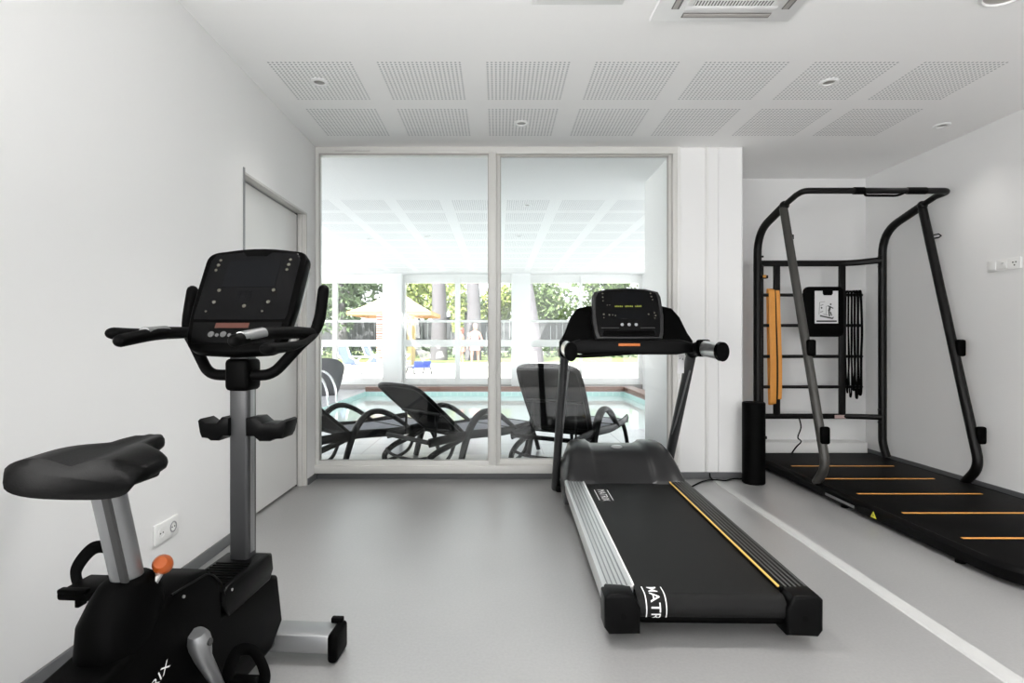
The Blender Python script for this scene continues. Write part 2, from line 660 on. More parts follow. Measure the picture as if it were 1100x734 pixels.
struct(MB().box((XL - 0.3, YB - 0.2, -0.12), (XR + 0.2, YR + 0.1, 0.0)).build('floor', M['floor']))
struct(MB().box((XL - 0.3, YB - 0.2, ZC), (XR + 0.2, YW + 0.05, ZC + 0.25)).box((1.46, YW + 0.05, ZC), (XR + 0.2, YR + 0.12, ZC + 0.25)).build('ceiling', M['ceil']))
# left wall with the door opening
wl = MB()
wl.box((XL - 0.2, YB, 0), (XL, 3.118, ZC)).box((XL - 0.2, 4.15, 0), (XL, YW + 0.12, ZC)).box((XL - 0.2, 3.118, 2.08), (XL, 4.15, ZC))
wl.box((XL - 0.3, 2.9, 0), (XL - 0.2, 4.4, ZC))  # added unseen backing, stops light leaking in under the door
struct(wl.build('wall_left', M['wall'], smooth=0))
struct(MB().box((XR, YB, 0), (XR + 0.15, YR + 0.12, ZC)).build('wall_right', M['wall'], smooth=0))
# back wall: pier beside the glazing and the recess behind the training rig
wb = MB()
wb.box((1.435, YW, 0), (1.95, 5.30, ZC)).box((1.95, YR, 0), (XR, 5.30, ZC))
struct(wb.build('wall_back', M['wall'], smooth=0))
# wall behind the photographer with a wide window
wf = MB()
wf.box((XL, YB - 0.15, 0), (-1.3, YB, ZC)).box((3.1, YB - 0.15, 0), (XR, YB, ZC)).box((-1.3, YB - 0.15, 0), (3.1, YB, 0.4)).box((-1.3, YB - 0.15, 2.5), (3.1, YB, ZC))
struct(wf.build('wall_front', M['wall'], smooth=0))

# door in the left wall, set back in its opening
dl = MB().box((XL - 0.115, 3.06, 0.012), (XL - 0.07, 4.128, 2.065), 0.003)
door = struct(dl.build('door_1', M['door'], at=(XL - 0.07, 3.10, 0), smooth=0))
MB().box((XL - 0.12, 4.13, 0), (XL + 0.0, 4.152, 2.08)).box((XL - 0.06, 4.115, 0), (XL - 0.03, 4.152, 2.08), 0.003).build('jamb', M['jamb'], door)
MB().box((XL - 0.12, 4.126, 0), (XL - 0.068, 4.132, 2.075)).build('gap_strip', M['gap'], door)  # dark strip laid in the gap beside the leaf
MB().box((XL - 0.01, 3.105, 0), (XL + 0.006, 3.123, 2.10), 0.002).build('edge_trim', M['silver'], door)
MB().box((XL - 0.06, 3.118, 2.066), (XL - 0.0, 4.15, 2.082), 0.002).build('head_jamb', M['jamb'], door)

# skirting
struct(MB().box((XL, YB, 0), (XL + 0.012, 3.10, 0.058), 0.003).box((XL, 4.155, 0), (XL + 0.012, YW, 0.05), 0.003).build('baseboard_left', M['skirt']))
struct(MB().box((XR - 0.012, YB, 0), (XR, YR, 0.085), 0.003).build('baseboard_right', M['skirt']))
struct(MB().box((XL, YW - 0.012, 0), (1.95, YW, 0.054), 0.003).box((1.95, YW - 0.012, 0), (1.962, YR, 0.054), 0.003).build('baseboard_back', M['skirt']))
struct(MB().box((1.952, YR - 0.16, 0.0), (3.42, YR, 0.165), 0.006).build('trim_1', M['door']))          # boxed ledge in the recess
struct(MB().box((1.95, YW - 0.006, 0), (1.956, YW + 0.01, ZC)).build('trim_2', M['wall']))

# battens on the pier
for i, (xa, xb, d, mm) in enumerate([(1.432, 1.458, 0.022, 'door'), (1.660, 1.682, 0.016, 'door'), (1.762, 1.775, 0.010, 'wall')]):
    struct(MB().box((xa, YW - d, 0.056), (xb, YW, ZC), 0.004).build('trim_%d' % (3 + i), M[mm]))

# pale strip let into the floor
st = MB()
st.geo([(1.60, 0.3, 0), (1.695, 0.3, 0), (1.745, YW - 0.02, 0), (1.69, YW - 0.02, 0), (1.607, 0.3, 0.005), (1.688, 0.3, 0.005), (1.739, YW - 0.02, 0.005), (1.696, YW - 0.02, 0.005)],
       [(4, 5, 6, 7), (0, 4, 7, 3), (1, 2, 6, 5), (0, 1, 5, 4), (3, 7, 6, 2)])
struct(st.build('trim_6', M['strip'], smooth=0))

# glazed wall to the pool hall: fixed outer frame + two leaves with one pane each
of = MB()
of.box((XL, YW - 0.02, 2.60), (1.435, YW + 0.08, ZC), 0.004)
of.box((XL, YW - 0.05, 0.052), (1.435, YW + 0.08, 0.115), 0.006)
of.box((XL, YW - 0.018, 0.10), (XL + 0.022, YW + 0.078, 2.605), 0.003).box((1.395, YW - 0.018, 0.10), (1.433, YW + 0.078, 2.605), 0.003)
struct(of.build('trim_7', M['frame']))
MB().box((-1.30, YW - 0.026, 2.617), (-1.02, YW - 0.018, 2.628), 0.003).build('vent_slot', M['jamb'], bpy.data.objects['trim_7'])


def leaf(name, xa, xb, yo, wl_, wr_, zb=0.153, zt=2.597):
    g = MB()
    z0, z1 = 0.10, 2.612
    g.box((xa - wl_, yo, z0), (xa, yo + 0.05, z1), 0.004)
    g.box((xb, yo, z0), (xb + wr_, yo + 0.05, z1), 0.004)
    g.box((xa, yo, z0), (xb, yo + 0.05, zb), 0.004)
    g.box((xa, yo, zt), (xb, yo + 0.05, z1), 0.004)
    o = struct(g.build(name, M['frame'], at=(xa, yo, 0.10)))
    MB().box((xa - 0.002, yo + 0.02, zb - 0.002), (xb + 0.002, yo + 0.028, zt + 0.002)).build('pane', M['glass'], o, smooth=0)
    s = MB()
    t = 0.006
    s.box((xa, yo - 0.001, zb), (xa + t, yo + 0.02, zt)).box((xb - t, yo - 0.001, zb), (xb, yo + 0.02, zt))
    s.box((xa, yo - 0.001, zt - 0.010), (xb, yo + 0.02, zt))
    s.build('seal', M['acvane'], o, smooth=0)
    return o


leaf('window_1', -1.425, -0.075, YW - 0.035, 0.03, 0.060)
leaf('window_2', 0.018, 1.372, YW + 0.018, 0.035, 0.03)

# ------------------------------------------------------------------ ceiling fittings
def downlight(x, y, label, first=None):
    if first is None:
        t = thing('downlight', (x, y, ZC), label, 'ceiling light', 'small recessed ceiling spotlights', local=True)
        MB().lathe([(0.052, 0.0), (0.054, -0.004), (0.046, -0.009), (0.034, -0.008), (0.032, 0.0)], n=28).build('bezel', M['acwhite'], t)
        MB().lathe([(0.033, -0.0005), (0.030, -0.0015), (0.016, -0.004), (0.0, -0.004)], n=24).build('lens', M['lens'], t)
    else:
        t = copy_tree(first)
        t.location = (x, y, ZC)
        t['label'] = label
    lamp('spot_fill', 'SPOT', (x, y, ZC - 0.02), (0, 0, 0), SPOT_E, spot=R(105), color=(1, 0.97, 0.93))  # weak added fill below a fitting that looks switched off
    return t


d0 = downlight(-1.07, 3.25, 'small round recessed spotlight above the door, nearest the left wall')
downlight(0.166, 3.86, 'small round recessed spotlight just above the middle of the glazed wall', d0)
downlight(1.98, 3.25, 'small round recessed spotlight in front of the white pier, right of the air conditioner', d0)
downlight(3.19, 3.9, 'small round recessed spotlight above the training rig, nearest the right wall', d0)

rs = thing('ceiling_speaker', (-0.15, 2.35, ZC), 'large round grey ceiling fitting at top edge, left of the air conditioner', 'ceiling speaker', 'large round ceiling fittings', local=True)
MB().lathe([(0.105, 0.0), (0.105, -0.006), (0.092, -0.011), (0.088, -0.004), (0.088, 0.0)], n=40).build('rim', M['acwhite'], rs)
MB().lathe([(0.089, -0.002), (0.05, -0.006), (0.0, -0.007)], n=32).build('grille', M['acvane'], rs)
BIG_E = 90
for bx, by, be in ((-0.15, 2.35, .65), (2.27, 2.41, .55), (-0.15, 0.0, .25), (2.27, 0.0, .4)):
    lamp('ceiling_fill', 'SPOT', (bx, by, ZC - 0.03), (0, 0, 0), BIG_E * be, spot=R(105), color=(1, 0.985, 0.96))  # added fill spots to lift the floor, some without any fitting
rs2 = copy_tree(rs)
rs2.location = (2.27, 2.41, ZC)
rs2['label'] = 'large round ceiling fitting at top right corner, right of the air conditioner'

ht = thing('access_hatch', (0.365, 2.29, ZC), 'square white access hatch flush in the ceiling left of the air conditioner', 'hatch')
MB().box((0.155, 2.08, ZC - 0.004), (0.575, 2.50, ZC), 0.002).build('hatch_frame', M['acwhite'], ht)
MB().box((0.175, 2.10, ZC - 0.007), (0.555, 2.48, ZC - 0.003), 0.002).build('hatch_panel', M['wall'], ht)

ac = thing('air_conditioner', (1.065, 2.29, ZC), 'white square cassette air conditioner set in the ceiling', 'air conditioner')
x0, x1, y0, y1 = 0.73, 1.40, 1.95, 2.62
zt = ZC
g = MB()
zb = ZC - 0.028


def ring_frame(g, o, i, z0, z1):
    (ax, ay, bx, by), (cx, cy, dx, dy) = o, i
    g.box((ax, ay, z0), (bx, cy, z1), 0.004).box((ax, dy, z0), (bx, by, z1), 0.004)
    g.box((ax, cy, z0), (cx, dy, z1), 0.004).box((dx, cy, z0), (bx, dy, z1), 0.004)


g.loft([[(x0, y0, zt), (x1, y0, zt), (x1, y1, zt), (x0, y1, zt)],
        [(x0 + .004, y0 + .004, zt - .012), (x1 - .004, y0 + .004, zt - .012), (x1 - .004, y1 - .004, zt - .012), (x0 + .004, y1 - .004, zt - .012)],
        [(x0 + .04, y0 + .04, zb), (x1 - .04, y0 + .04, zb), (x1 - .04, y1 - .04, zb), (x0 + .04, y1 - .04, zb)]])
ring_frame(g, (x0 + .125, y0 + .125, x1 - .125, y1 - .125), (x0 + .155, y0 + .155, x1 - .155, y1 - .155), zb - .006, zb + .002)
g.build('face_panel', M['acwhite'], ac)
for (a, b, c, d) in [(x0 + .13, y1 - .10, x1 - .13, y1 - .065), (x0 + .13, y0 + .065, x1 - .13, y0 + .10), (x0 + .065, y0 + .13, x0 + .10, y1 - .13), (x1 - .10, y0 + .13, x1 - .065, y1 - .13)]:
    v = MB().box((a, b, zb - 0.003), (c, d, zb + 0.001), 0.001).build('air_outlet', M['acdark'], ac)
    if c - a > d - b:
        MB().box((a + .005, b + .004, zb - 0.006), (c - .005, d - .010, zb - 0.003), 0.001).build('vane', M['acvane'], v)
    else:
        MB().box((a + .004, b + .005, zb - 0.006), (c - .010, d - .005, zb - 0.003), 0.001).build('vane', M['acvane'], v)
MB().box((x0 + .155, y0 + .155, zb - 0.001), (x1 - .155, y1 - .155, zb + .001)).build('intake_recess', M['acdark'], ac)
g = MB()
nx = 26
for i in range(nx):
    xx = x0 + .16 + i * (x1 - x0 - .32) / (nx - 1)
    g.box((xx - .0028, y0 + .155, zb - .005), (xx + .0028, y1 - .155, zb - .001))
for j in range(5):
    yy = y0 + .19 + j * .07
    g.box((x0 + .155, yy - .002, zb - .006), (x1 - .155, yy + .002, zb - .002))
g.build('intake_grille', M['acwhite'], ac, smooth=0)

# ------------------------------------------------------------------ sockets
sk = thing('wall_socket', (XL, 2.38, 0.275), 'white double wall socket low on the left wall behind the bike', 'socket')
MB().box((XL, 2.295, 0.232), (XL + 0.012, 2.462, 0.318), 0.004).build('plate', M['socket'], sk)
for yy, nm in ((2.337, 0), (2.420, 1)):
    MB().lathe([(0.024, 0.0), (0.024, 0.004), (0.019, 0.004), (0.018, 0.001), (0, 0.001)], n=24, m=Matrix.Translation((XL + 0.010, yy, 0.275)) @ Matrix.Rotation(R(90), 4, 'Y')).build('socket_well', M['socket'] if nm == 0 else M['greyprint'], sk)
    g = MB()
    for dy in (-0.009, 0.009):
        g.cyl((XL + 0.0108, yy + dy, 0.275), (XL + 0.0135, yy + dy, 0.275), 0.0032, n=10)
    g.build('pin_hole', M['ink'], sk)

sp = thing('wall_socket', (XR, 3.75, 1.63), 'white triple socket and switch plate high on the right wall', 'socket')
MB().box((XR - 0.010, 3.635, 1.592), (XR, 3.885, 1.672), 0.004).build('plate', M['socket'], sp)
for k, yy in enumerate((3.845, 3.76)):
    MB().box((XR - 0.0145, yy - 0.030, 1.604), (XR - 0.009, yy + 0.030, 1.660), 0.002).build('switch_rocker', M['socket'], sp)
g = MB()
for dy, dz in ((-0.011, .007), (0.011, .007), (0, -.013)):
    g.cyl((XR - 0.0125, 3.678 + dy, 1.632 + dz), (XR - 0.0095, 3.678 + dy, 1.632 + dz), 0.0045, n=10)
g.build('pin_hole', M['ink'], sp)
MB().box((XR - 0.012, 3.752, 1.640), (XR - 0.0145, 3.770, 1.645)).build('switch_mark', M['greyprint'], sp)

# ------------------------------------------------------------------ exercise bike (own frame: y along the bike, z up)
bk = thing('exercise_bike', (-0.865, 1.20, 0), 'black upright exercise bike with silver mast standing by the left wall', 'exercise bike', rotz=R(-4), local=True)
prof = [(-.42, .10), (-.44, .17), (-.30, .33), (-.15, .395), (0.0, .42), (.07, .46), (.13, .487), (.20, .495), (.27, .485), (.315, .445), (.33, .40), (.335, .33), (.60, .33), (.665, .30), (.70, .13), (.62, .07), (-.32, .07)]
body = MB().prism(prof, 0, -.068, .068, 0.016, 3).build('body', M['plastic'], bk)
# raised edge line and screws on the side cover
g = MB()
g.sweep(fillet([(.0685, .115, .488), (.0685, .27, .478), (.0685, .325, .425), (.0685, .345, .365), (.0685, .44, .31)], .03), 0.0025, n=6)
g.build('cover_seam', M['satin'], body)
MB().cyl((.066, .16, .463), (.0715, .16, .463), .004, n=10).build('screw', M['alu'], body)
# crank housing disc
g = MB()
text_mesh(g, 'MATRIX', 0.034, lambda u, v: (.0686, -.028 + u * math.cos(R(24)) * 1.25 - v * math.sin(R(24)), .258 + u * math.sin(R(24)) * 1.25 + v * math.cos(R(24))))
g.build('brand_lettering', M['white'], body, smooth=0)
# seat tube hood
g = MB()
rg = []
for z, cy, hx, hy in ((.34, .04, .060, .09), (.42, .04, .068, .095), (.48, .045, .066, .095), (.52, .058, .060, .075), (.545, .063, .050, .058), (.556, .063, .038, .044)):
    rg.append([(math.copysign(abs(math.cos(t)) ** .8, math.cos(t)) * hx, cy + math.copysign(abs(math.sin(t)) ** .8, math.sin(t)) * hy, z) for t in [2 * PI * j / 28 for j in range(28)]])
g.loft(rg)
g.build('seat_post_hood', M['plastic'], bk, smooth=60)
# platform the mast stands on
g = MB().prism([(.330, .355), (.338, .392), (.36, .402), (.585, .405), (.615, .395), (.625, .34), (.60, .31), (.36, .31)], 0, -.072, .072, .010, 3)
pf = g.build('mast_platform', M['satin'], bk)
g = MB()
for i in range(9):
    g.box((-.055, .362 + i * .017, .403), (.055, .370 + i * .017, .4065), .001)
g.build('ribbed_pad', M['rubber'], pf)
MB().cyl((.0715, .37, .385), (.0745, .37, .385), .004, n=10).build('screw', M['alu'], pf)
# seat post
sd = Vector((0, -.062, .235)).normalized()
pA, pB = Vector((0, .075, .50)), Vector((0, .075, .50)) + sd * .33
g = MB().sweep([pA, pB], 0.031, n=24, prof=(1.0, 1.15))
spst = g.build('seat_post', M['silver'], bk)
g = MB()
g.sweep([pA + Vector((.019, -.0285, -.01)), pB + Vector((.019, -.0285, -.01))], .0085, n=8, prof=(1.2, .8))
g.build('height_scale', M['ink'], spst)
# saddle
g = MB()
rings = []
NS = 24
for i in range(NS):
    t = i / (NS - 1)
    y = -.105 + t * .255
    if t < .34:
        w = .152 + .004 * math.sin(t / .34 * PI)
    elif t < .68:
        k = (t - .34) / .34
        w = .152 - .098 * (3 * k * k - 2 * k ** 3)
    else:
        k = (t - .68) / .32
        w = .054 - .020 * k * k
    e = 1.0
    if t < .08:
        e = .90 + .10 * t / .08
    if t > .94:
        e = .72
    zt_ = .856 + .004 * math.sin(t * PI) + .020 * t ** 2 - (.016 if t < .04 else 0)
    th = .060 - .022 * t
    ring = []
    for j in range(28):
        a = 2 * PI * j / 28
        ca, sa = math.cos(a), math.sin(a)
        x = math.copysign(abs(ca) ** .7, ca) * w * e
        zz = math.copysign(abs(sa) ** .75, sa)
        z = zt_ - th / 2 + zz * th / 2
        if zz > 0:      # central channel and raised lobes
            z += -.012 * math.exp(-(x / .028) ** 2) * (1 - .4 * t) + .006 * math.exp(-((abs(x) - .085) / .05) ** 2)
        ring.append((x, y, z))
    rings.append(ring)
g.loft(rings)
sad = g.build('saddle', M['vinyl'], bk, smooth=50)
MB().box((-.05, -.06, .775), (.05, .11, .80), .012).build('saddle_clamp', M['plastic'], bk)
# pull pin
kn = MB().lathe([(0, .030), (.014, .030), (.021, .020), (.0225, .010), (.020, -.004), (.013, -.012), (0, -.014)], n=24, m=Matrix.Translation((.048, .118, .558)) @ Matrix.Rotation(R(55), 4, 'X') @ Matrix.Rotation(R(15), 4, 'Y')).build('adjustment_knob', M['orange'], bk)
MB().cyl((.046, .085, .530), (.046, .110, .548), .009, n=14).build('pin_collar', M['alu'], kn)
tag(kn, 'orange ball knob')
# crank arms and pedals
ax = Vector((0, .20, .33))
dirv = Vector((0, .055, -.155)).normalized()


def crank(side):
    s = 1 if side > 0 else -1
    d = dirv * s
    x = .083 * s
    g = MB()
    p0 = ax + Vector((x, 0, 0))
    p1 = p0 + d * .165 + Vector((.018 * s, 0, 0))
    g.sweep([p0 - d * .028, p0 - d * .010, p0 + d * .01, p0 + d * .06, p0 + d * .13 + Vector((.016 * s, 0, 0)), p1], [.020, .029, .029, .021, .016, .018], n=16, prof=(.8, .45) if False else (1, 1), up=(1, 0, 0))
    c = g.build('crank_arm', M['silver'], bk, smooth=60)
    # flatten by keeping it close to the body: scale already slim; axle bolt
    MB().cyl(p0 + Vector((.026 * s, 0, 0)), p0 + Vector((.033 * s, 0, 0)), .009, n=14).build('axle_bolt', M['ink'], c)
    q = p1 + Vector((.062 * s, 0, 0))
    g = MB()
    g.box((q.x - .045, q.y - .052, q.z - .012), (q.x + .045, q.y + .052, q.z + .012), .008)
    g.cyl(p1, (q.x - .04 * s, q.y, q.z), .009, n=12)
    g.box((q.x - .036, q.y - .060, q.z + .008), (q.x + .036, q.y - .040, q.z + .020), .004)
    pd = g.build('pedal', M['plastic'], bk)
    g = MB()
    loop = spline([(q.x + .048 * s, q.y + .02, q.z - .012), (q.x + .056 * s, q.y + .02, q.z + .035), (q.x + .020 * s, q.y + .03, q.z + .085), (q.x - .025 * s, q.y + .03, q.z + .082), (q.x - .046 * s, q.y + .02, q.z + .03), (q.x - .046 * s, q.y + .02, q.z - .01)], 8)
    g.sweep(loop, .016, n=8, prof=(1.0, .16), up=(0, 1, 0))
    g.box((q.x + .040 * s - .006, q.y + .002, q.z - .055), (q.x + .040 * s + .006, q.y + .030, q.z - .006), .003)
    g.build('pedal_strap', M['rubber'], pd)


crank(1)
crank(-1)
# mast
mt = MB().box((-.031, .53, .395), (.031, .59, 1.09), .010, 3).build('mast', M['dsilver'], bk)
MB().box((.0300, .548, .42), (.0315, .574, .95), .0005).build('mast_side_strip', M['silver'], mt)
MB().box((-.040, .515, .942), (.040, .605, 1.046), .016, 3).build('handlebar_clamp', M['plastic'], bk)
# bottle tray with two wings
for s in (-1, 1):
    g = MB()
    pr = [(.030 * s, .812), (.030 * s, .870), (.060 * s, .872), (.082 * s, .853), (.125 * s, .853), (.150 * s, .866), (.158 * s, .860), (.150 * s, .822), (.142 * s, .806), (.118 * s, .804), (.105 * s, .797), (.072 * s, .797), (.055 * s, .812)]
    if s < 0:
        pr = [(x, z) for x, z in pr]
    k_ = .80 if s < 0 else 1.05
    g.prism([(x * k_, z - .012) for x, z in pr], 1, .515, .60, .006, 2)
    g.build('bottle_tray', M['satin'], bk)
# handlebar: U loop, horns and grips
for s in (-1, 1):
    g = MB()
    g.sweep(fillet([(.03 * s, .545, .992), (.105 * s, .545, .992), (.185 * s, .585, 1.095), ((.212 if s > 0 else .232) * s, .625, 1.130), ((.220 if s > 0 else .245) * s, .648, 1.180), ((.224 if s > 0 else .242) * s, .668, 1.275)], .045), [.0175, .0175, .0175, .0175, .019, .019], n=16, roundcap=True)
    hb = g.build('handlebar', M['rubber'], bk, smooth=60)
    g = MB()
    g.sweep(spline([(.205 * s, .610, 1.128), (.190 * s, .52, 1.128), (.168 * s, .38, 1.122), (.158 * s, .235, 1.102)], 6), [.018, .019, .019, .0175], n=16, roundcap=True)
    gp = g.build('grip', M['rubber'], bk, smooth=60)
    MB().sweep([(.178 * s, .44, 1.1310), (.166 * s, .335, 1.1235)] if s < 0 else [(.169, .36, 1.1235), (.160, .26, 1.1090)], .0190, n=16, prof=(.92, .92)).build('pulse_sensor', M['silver'], gp)
    g = MB()
    g.sweep(spline([(.222 * s, .62, 1.14), (.222 * s, .53, 1.133), (.212 * s, .40, 1.124), (.200 * s, .265, 1.122)] if s < 0 else [(.214, .62, 1.125), (.222, .53, 1.100), (.222, .42, 1.085), (.214, .30, 1.080)], 6), [.011, .012, .018, .021], n=16, prof=(1.0, .8), roundcap=True)
    g.build('elbow_rest', M['rubber'], bk, smooth=60)
# console: leaning panel in its own frame (u across, v up the face, w out of the face)
cA = Vector((0, .500, 1.070))
cv = Vector((0, .175, .345)).normalized()
cu_ = Vector((1, 0, 0))
cw = cu_.cross(cv) * 1.0          # points towards the rider (-y) and up
if cw.y > 0:
    cw = -cw
MC = Matrix(((cu_.x, cv.x, cw.x, cA.x), (cu_.y, cv.y, cw.y, cA.y), (cu_.z, cv.z, cw.z, cA.z), (0, 0, 0, 1)))
out = [(v.x, v.y) for v in fillet([(0, -.012, 0), (.150, -.004, 0), (.172, .12, 0), (.178, .368, 0), (0, .394, 0), (-.178, .368, 0), (-.172, .12, 0), (-.150, -.004, 0), (0, -.012, 0)], [0, .045, .08, .038, .1, .038, .08, .045, 0], 5)[:-1]]
hs = MB().prism(out, 2, -.03, .012, .008, 3, m=MC).build('console', M['plastic'], bk)
back = [(x * .93, .02 + y * .90) for x, y in out]
MB().prism(back, 2, -.066, -.028, .012, 3, m=MC).build('console_rear_shell', M['silver'], hs)
inn = [(-.150, .105), (.150, .105), (.155, .12), (.155, .335), (.143, .360), (.05, .368), (.035, .352), (-.035, .352), (-.05, .368), (-.143, .360), (-.155, .335), (-.155, .12)]
fp = MB().prism(inn, 2, .010, .0145, .001, 1, m=MC).build('face_panel', M['gloss'], hs)
MB().prism([(-.09, .228), (.09, .228), (.09, .335), (-.09, .335)], 2, .0140, .0155, m=MC).build('screen', M['screen'], fp)
MB().prism([(-.135, .020), (.135, .020), (.148, .095), (-.148, .095)], 2, .010, .017, .003, 2, m=MC).build('lower_panel', M['satin'], hs)
MB().prism([(-.070, .073), (.040, .073), (.040, .091), (-.070, .091)], 2, .0165, .0180, m=MC).build('led_strip', M['amber_led'], hs)
for x, y, r in [(-.122, .335, .006), (-.125, .315, .007), (-.128, .295, .006), (.122, .335, .006), (.120, .315, .007), (.118, .295, .006), (-.095, .215, .0075), (-.100, .170, .0075), (.090, .215, .0075), (.082, .170, .0075), (.005, .155, .0075), (-.118, .135, .004), (.070, .135, .004)]:
    MB().lathe([(r * .8, .0), (r * .8, .0022), (0, .0028)], n=12, m=MC @ Matrix.Translation((x, y, .0145))).build('button', M['led'], fp)
for i in range(4):
    for j in range(3):
        MB().prism([(-.028 + j * .018, .175 + i * .011), (-.018 + j * .018, .175 + i * .011), (-.018 + j * .018, .181 + i * .011), (-.028 + j * .018, .181 + i * .011)], 2, .0145, .0153, m=MC).build('key', M['screen'], fp)
for x in (-.075, -.035):
    MB().lathe([(.010, .0), (.010, .003), (0, .004)], n=16, m=MC @ Matrix.Translation((x, .050, .0168))).build('round_key', M['midkey'], hs)
    MB().lathe([(.006, .0), (.006, .003), (0, .004)], n=12, m=MC @ Matrix.Translation((x + .020, .047, .0168))).build('round_key', M['midkey'], hs)
# stabilisers
for yy, hw in ((.72, .27), (-.45, .25)):
    g = MB().box((-hw + .03, yy - .05, .028), (hw - .03, yy + .055, .092), .010, 2)
    sb = g.build('stabiliser', M['silver'], bk)
    for s in (-1, 1):
        e = MB().box((s * (hw - .035), yy - .056, .0), (s * hw, yy + .061, .099), .014, 3).build('end_cap', M['plastic'], sb)
        MB().cyl((s * (hw - .001), yy + .002, .05), (s * (hw + .003), yy + .002, .05), .010, n=14).build('cap_screw', M['satin'], e) if False else None
    MB().box((hw - .055, yy + .035, .092), (hw - .012, yy + .058, .112), .005).build('transport_wheel', M['rubber'], sb)
MB().box((-.05, .58, .05), (.05, .69, .14), .01).build('front_arm', M['dsilver'], bk)
MB().box((-.05, -.42, .04), (.05, -.30, .16), .01).build('rear_arm', M['dsilver'], bk)

# ------------------------------------------------------------------ treadmill (own frame)
tm = thing('treadmill', (0.778, 1.955, 0), 'black and silver treadmill standing in front of the glazed wall', 'treadmill', rotz=R(-1.2), local=True)
inc = .024


def dz(y):
    return y * inc


def incl(z):     # shear matrix that lifts the deck towards its front
    m = Matrix.Identity(4)
    m[2][1] = inc
    m[2][3] = z
    return m


IM = incl(0)
# belt loop running over the rear roller
rr = .046
zb_ = .168
bp = [(1.62, zb_ - 2 * rr)] + [(rr + .012 + math.cos(a) * rr, zb_ - rr + math.sin(a) * rr) for a in [R(270 - i * 7.5) for i in range(25)]] + [(1.62, zb_)]
g = MB()
ra = [[(-.268, y, z) for y, z in bp], [(.268, y, z) for y, z in bp]]
va = [[g.bm.verts.new(p) for p in r_] for r_ in ra]
for i in range(len(bp) - 1):
    g.bm.faces.new((va[0][i], va[1][i], va[1][i + 1], va[0][i + 1]))
belt = g.build('belt', M['belt'], tm, xf=IM)


def belt_pt(x, s, off=.0012):
    """s = distance along the belt from a point on the top towards the rear, wrapping down the roller"""
    y0 = rr + .012
    if s > y0:
        return Vector((x, s, zb_ + off + dz(s)))
    a = (y0 - s) / rr
    a = min(a, PI)
    y = y0 - math.sin(a) * (rr + off)
    z = zb_ - rr + math.cos(a) * (rr + off)
    return Vector((x, y, z + dz(y)))


g = MB()
# small logo on the belt near the hood: letters run towards the rear, tops to the right
text_mesh(g, 'MATRIX', .060, lambda u, v: belt_pt(-.205 + v * 1.0, 1.335 - u * 1.0), 0.0)
for xx in (-.225, -.148):
    for k in range(8):
        a, b = 1.33 - k * .025, 1.33 - (k + 1) * .025
        g.geo([belt_pt(xx, a), belt_pt(xx + .004, a), belt_pt(xx + .004, b), belt_pt(xx, b)], [(0, 1, 2, 3)])
g.build('belt_lettering', M['white'], belt, smooth=0)
# large mark at the left rear corner wrapping over the roller
g = MB()
text_mesh(g, 'MATRIX', .050, lambda u, v: belt_pt(-.221 + v, .094 - u * 1.12, .0022), 0.004, cuts=40)
for xx in (-.240, -.168):
    for k in range(16):
        a, b = .095 - k * .012, .095 - (k + 1) * .012
        g.geo([belt_pt(xx, a), belt_pt(xx + .004, a), belt_pt(xx + .004, b), belt_pt(xx, b)], [(0, 1, 2, 3)])
g.build('belt_lettering', M['white'], belt, smooth=0)
MB().box((-.36, .10, .062), (.36, 1.62, .118), .006).build('deck_frame', M['rig'], tm, xf=IM)
g = MB().box((-.265, .10, .118), (.265, 1.60, .1665)).build('deck_board', M['rig'], tm, xf=IM, smooth=0)
# side rails
for s in (-1, 1):
    g = MB()
    a, b = (.272, .385)
    mm = M['alu'] if s < 0 else M['satin']  # left rail paler than its twin, window reflection put into its colour
    g.prism([(a * s, .160), (a * s, .180), (b * s - .012 * s, .183), (b * s, .176), ((b) * s, .118), ((b - .012) * s, .075), (a * s, .075)], 1, .075, 1.50, .002, 1)
    rl = g.build('side_rail', mm, tm, xf=IM)
    g = MB()
    for k in range(5):
        xx = (.296 + k * .018) * s
        g.box((xx - .0025, .08, .1805), (xx + .0025, 1.49, .1842))
    g.build('tread_rib', M['silver'] if s < 0 else M['midkey'], rl, xf=IM, smooth=0)
    g = MB().box((.2675 * s, .085, .1775), (.2745 * s, 1.49, .1835)).build('inner_edge', M['gold'] if s > 0 else M['white'], rl, xf=IM, smooth=0)
    # rear end cap
    g = MB()
    g.prism([((.262) * s, .040), ((.262) * s, .135), ((.285) * s, .182), ((.375) * s, .186), ((.392) * s, .170), ((.392) * s, .060), ((.375) * s, .036)], 1, .0, .095, .012, 3)
    ec = g.build('rear_cap', M['satin'], tm)
    MB().cyl((.325 * s, -.001, .105), (.325 * s, .004, .105), .011, n=14).build('adjuster_hole', M['rubber'], ec)
    MB().cyl((.345 * s, .22, 0.0), (.345 * s, .22, .078), .022, .026, n=18).build('foot', M['rubber'], tm)
MB().cyl((-.268, rr + .012, zb_ - rr), (.268, rr + .012, zb_ - rr), rr - .003, n=24).build('rear_roller', M['rig'], tm)
MB().box((-.262, .020, .070), (.262, .095, .100), .01).build('rear_crossbar', M['plastic'], tm)
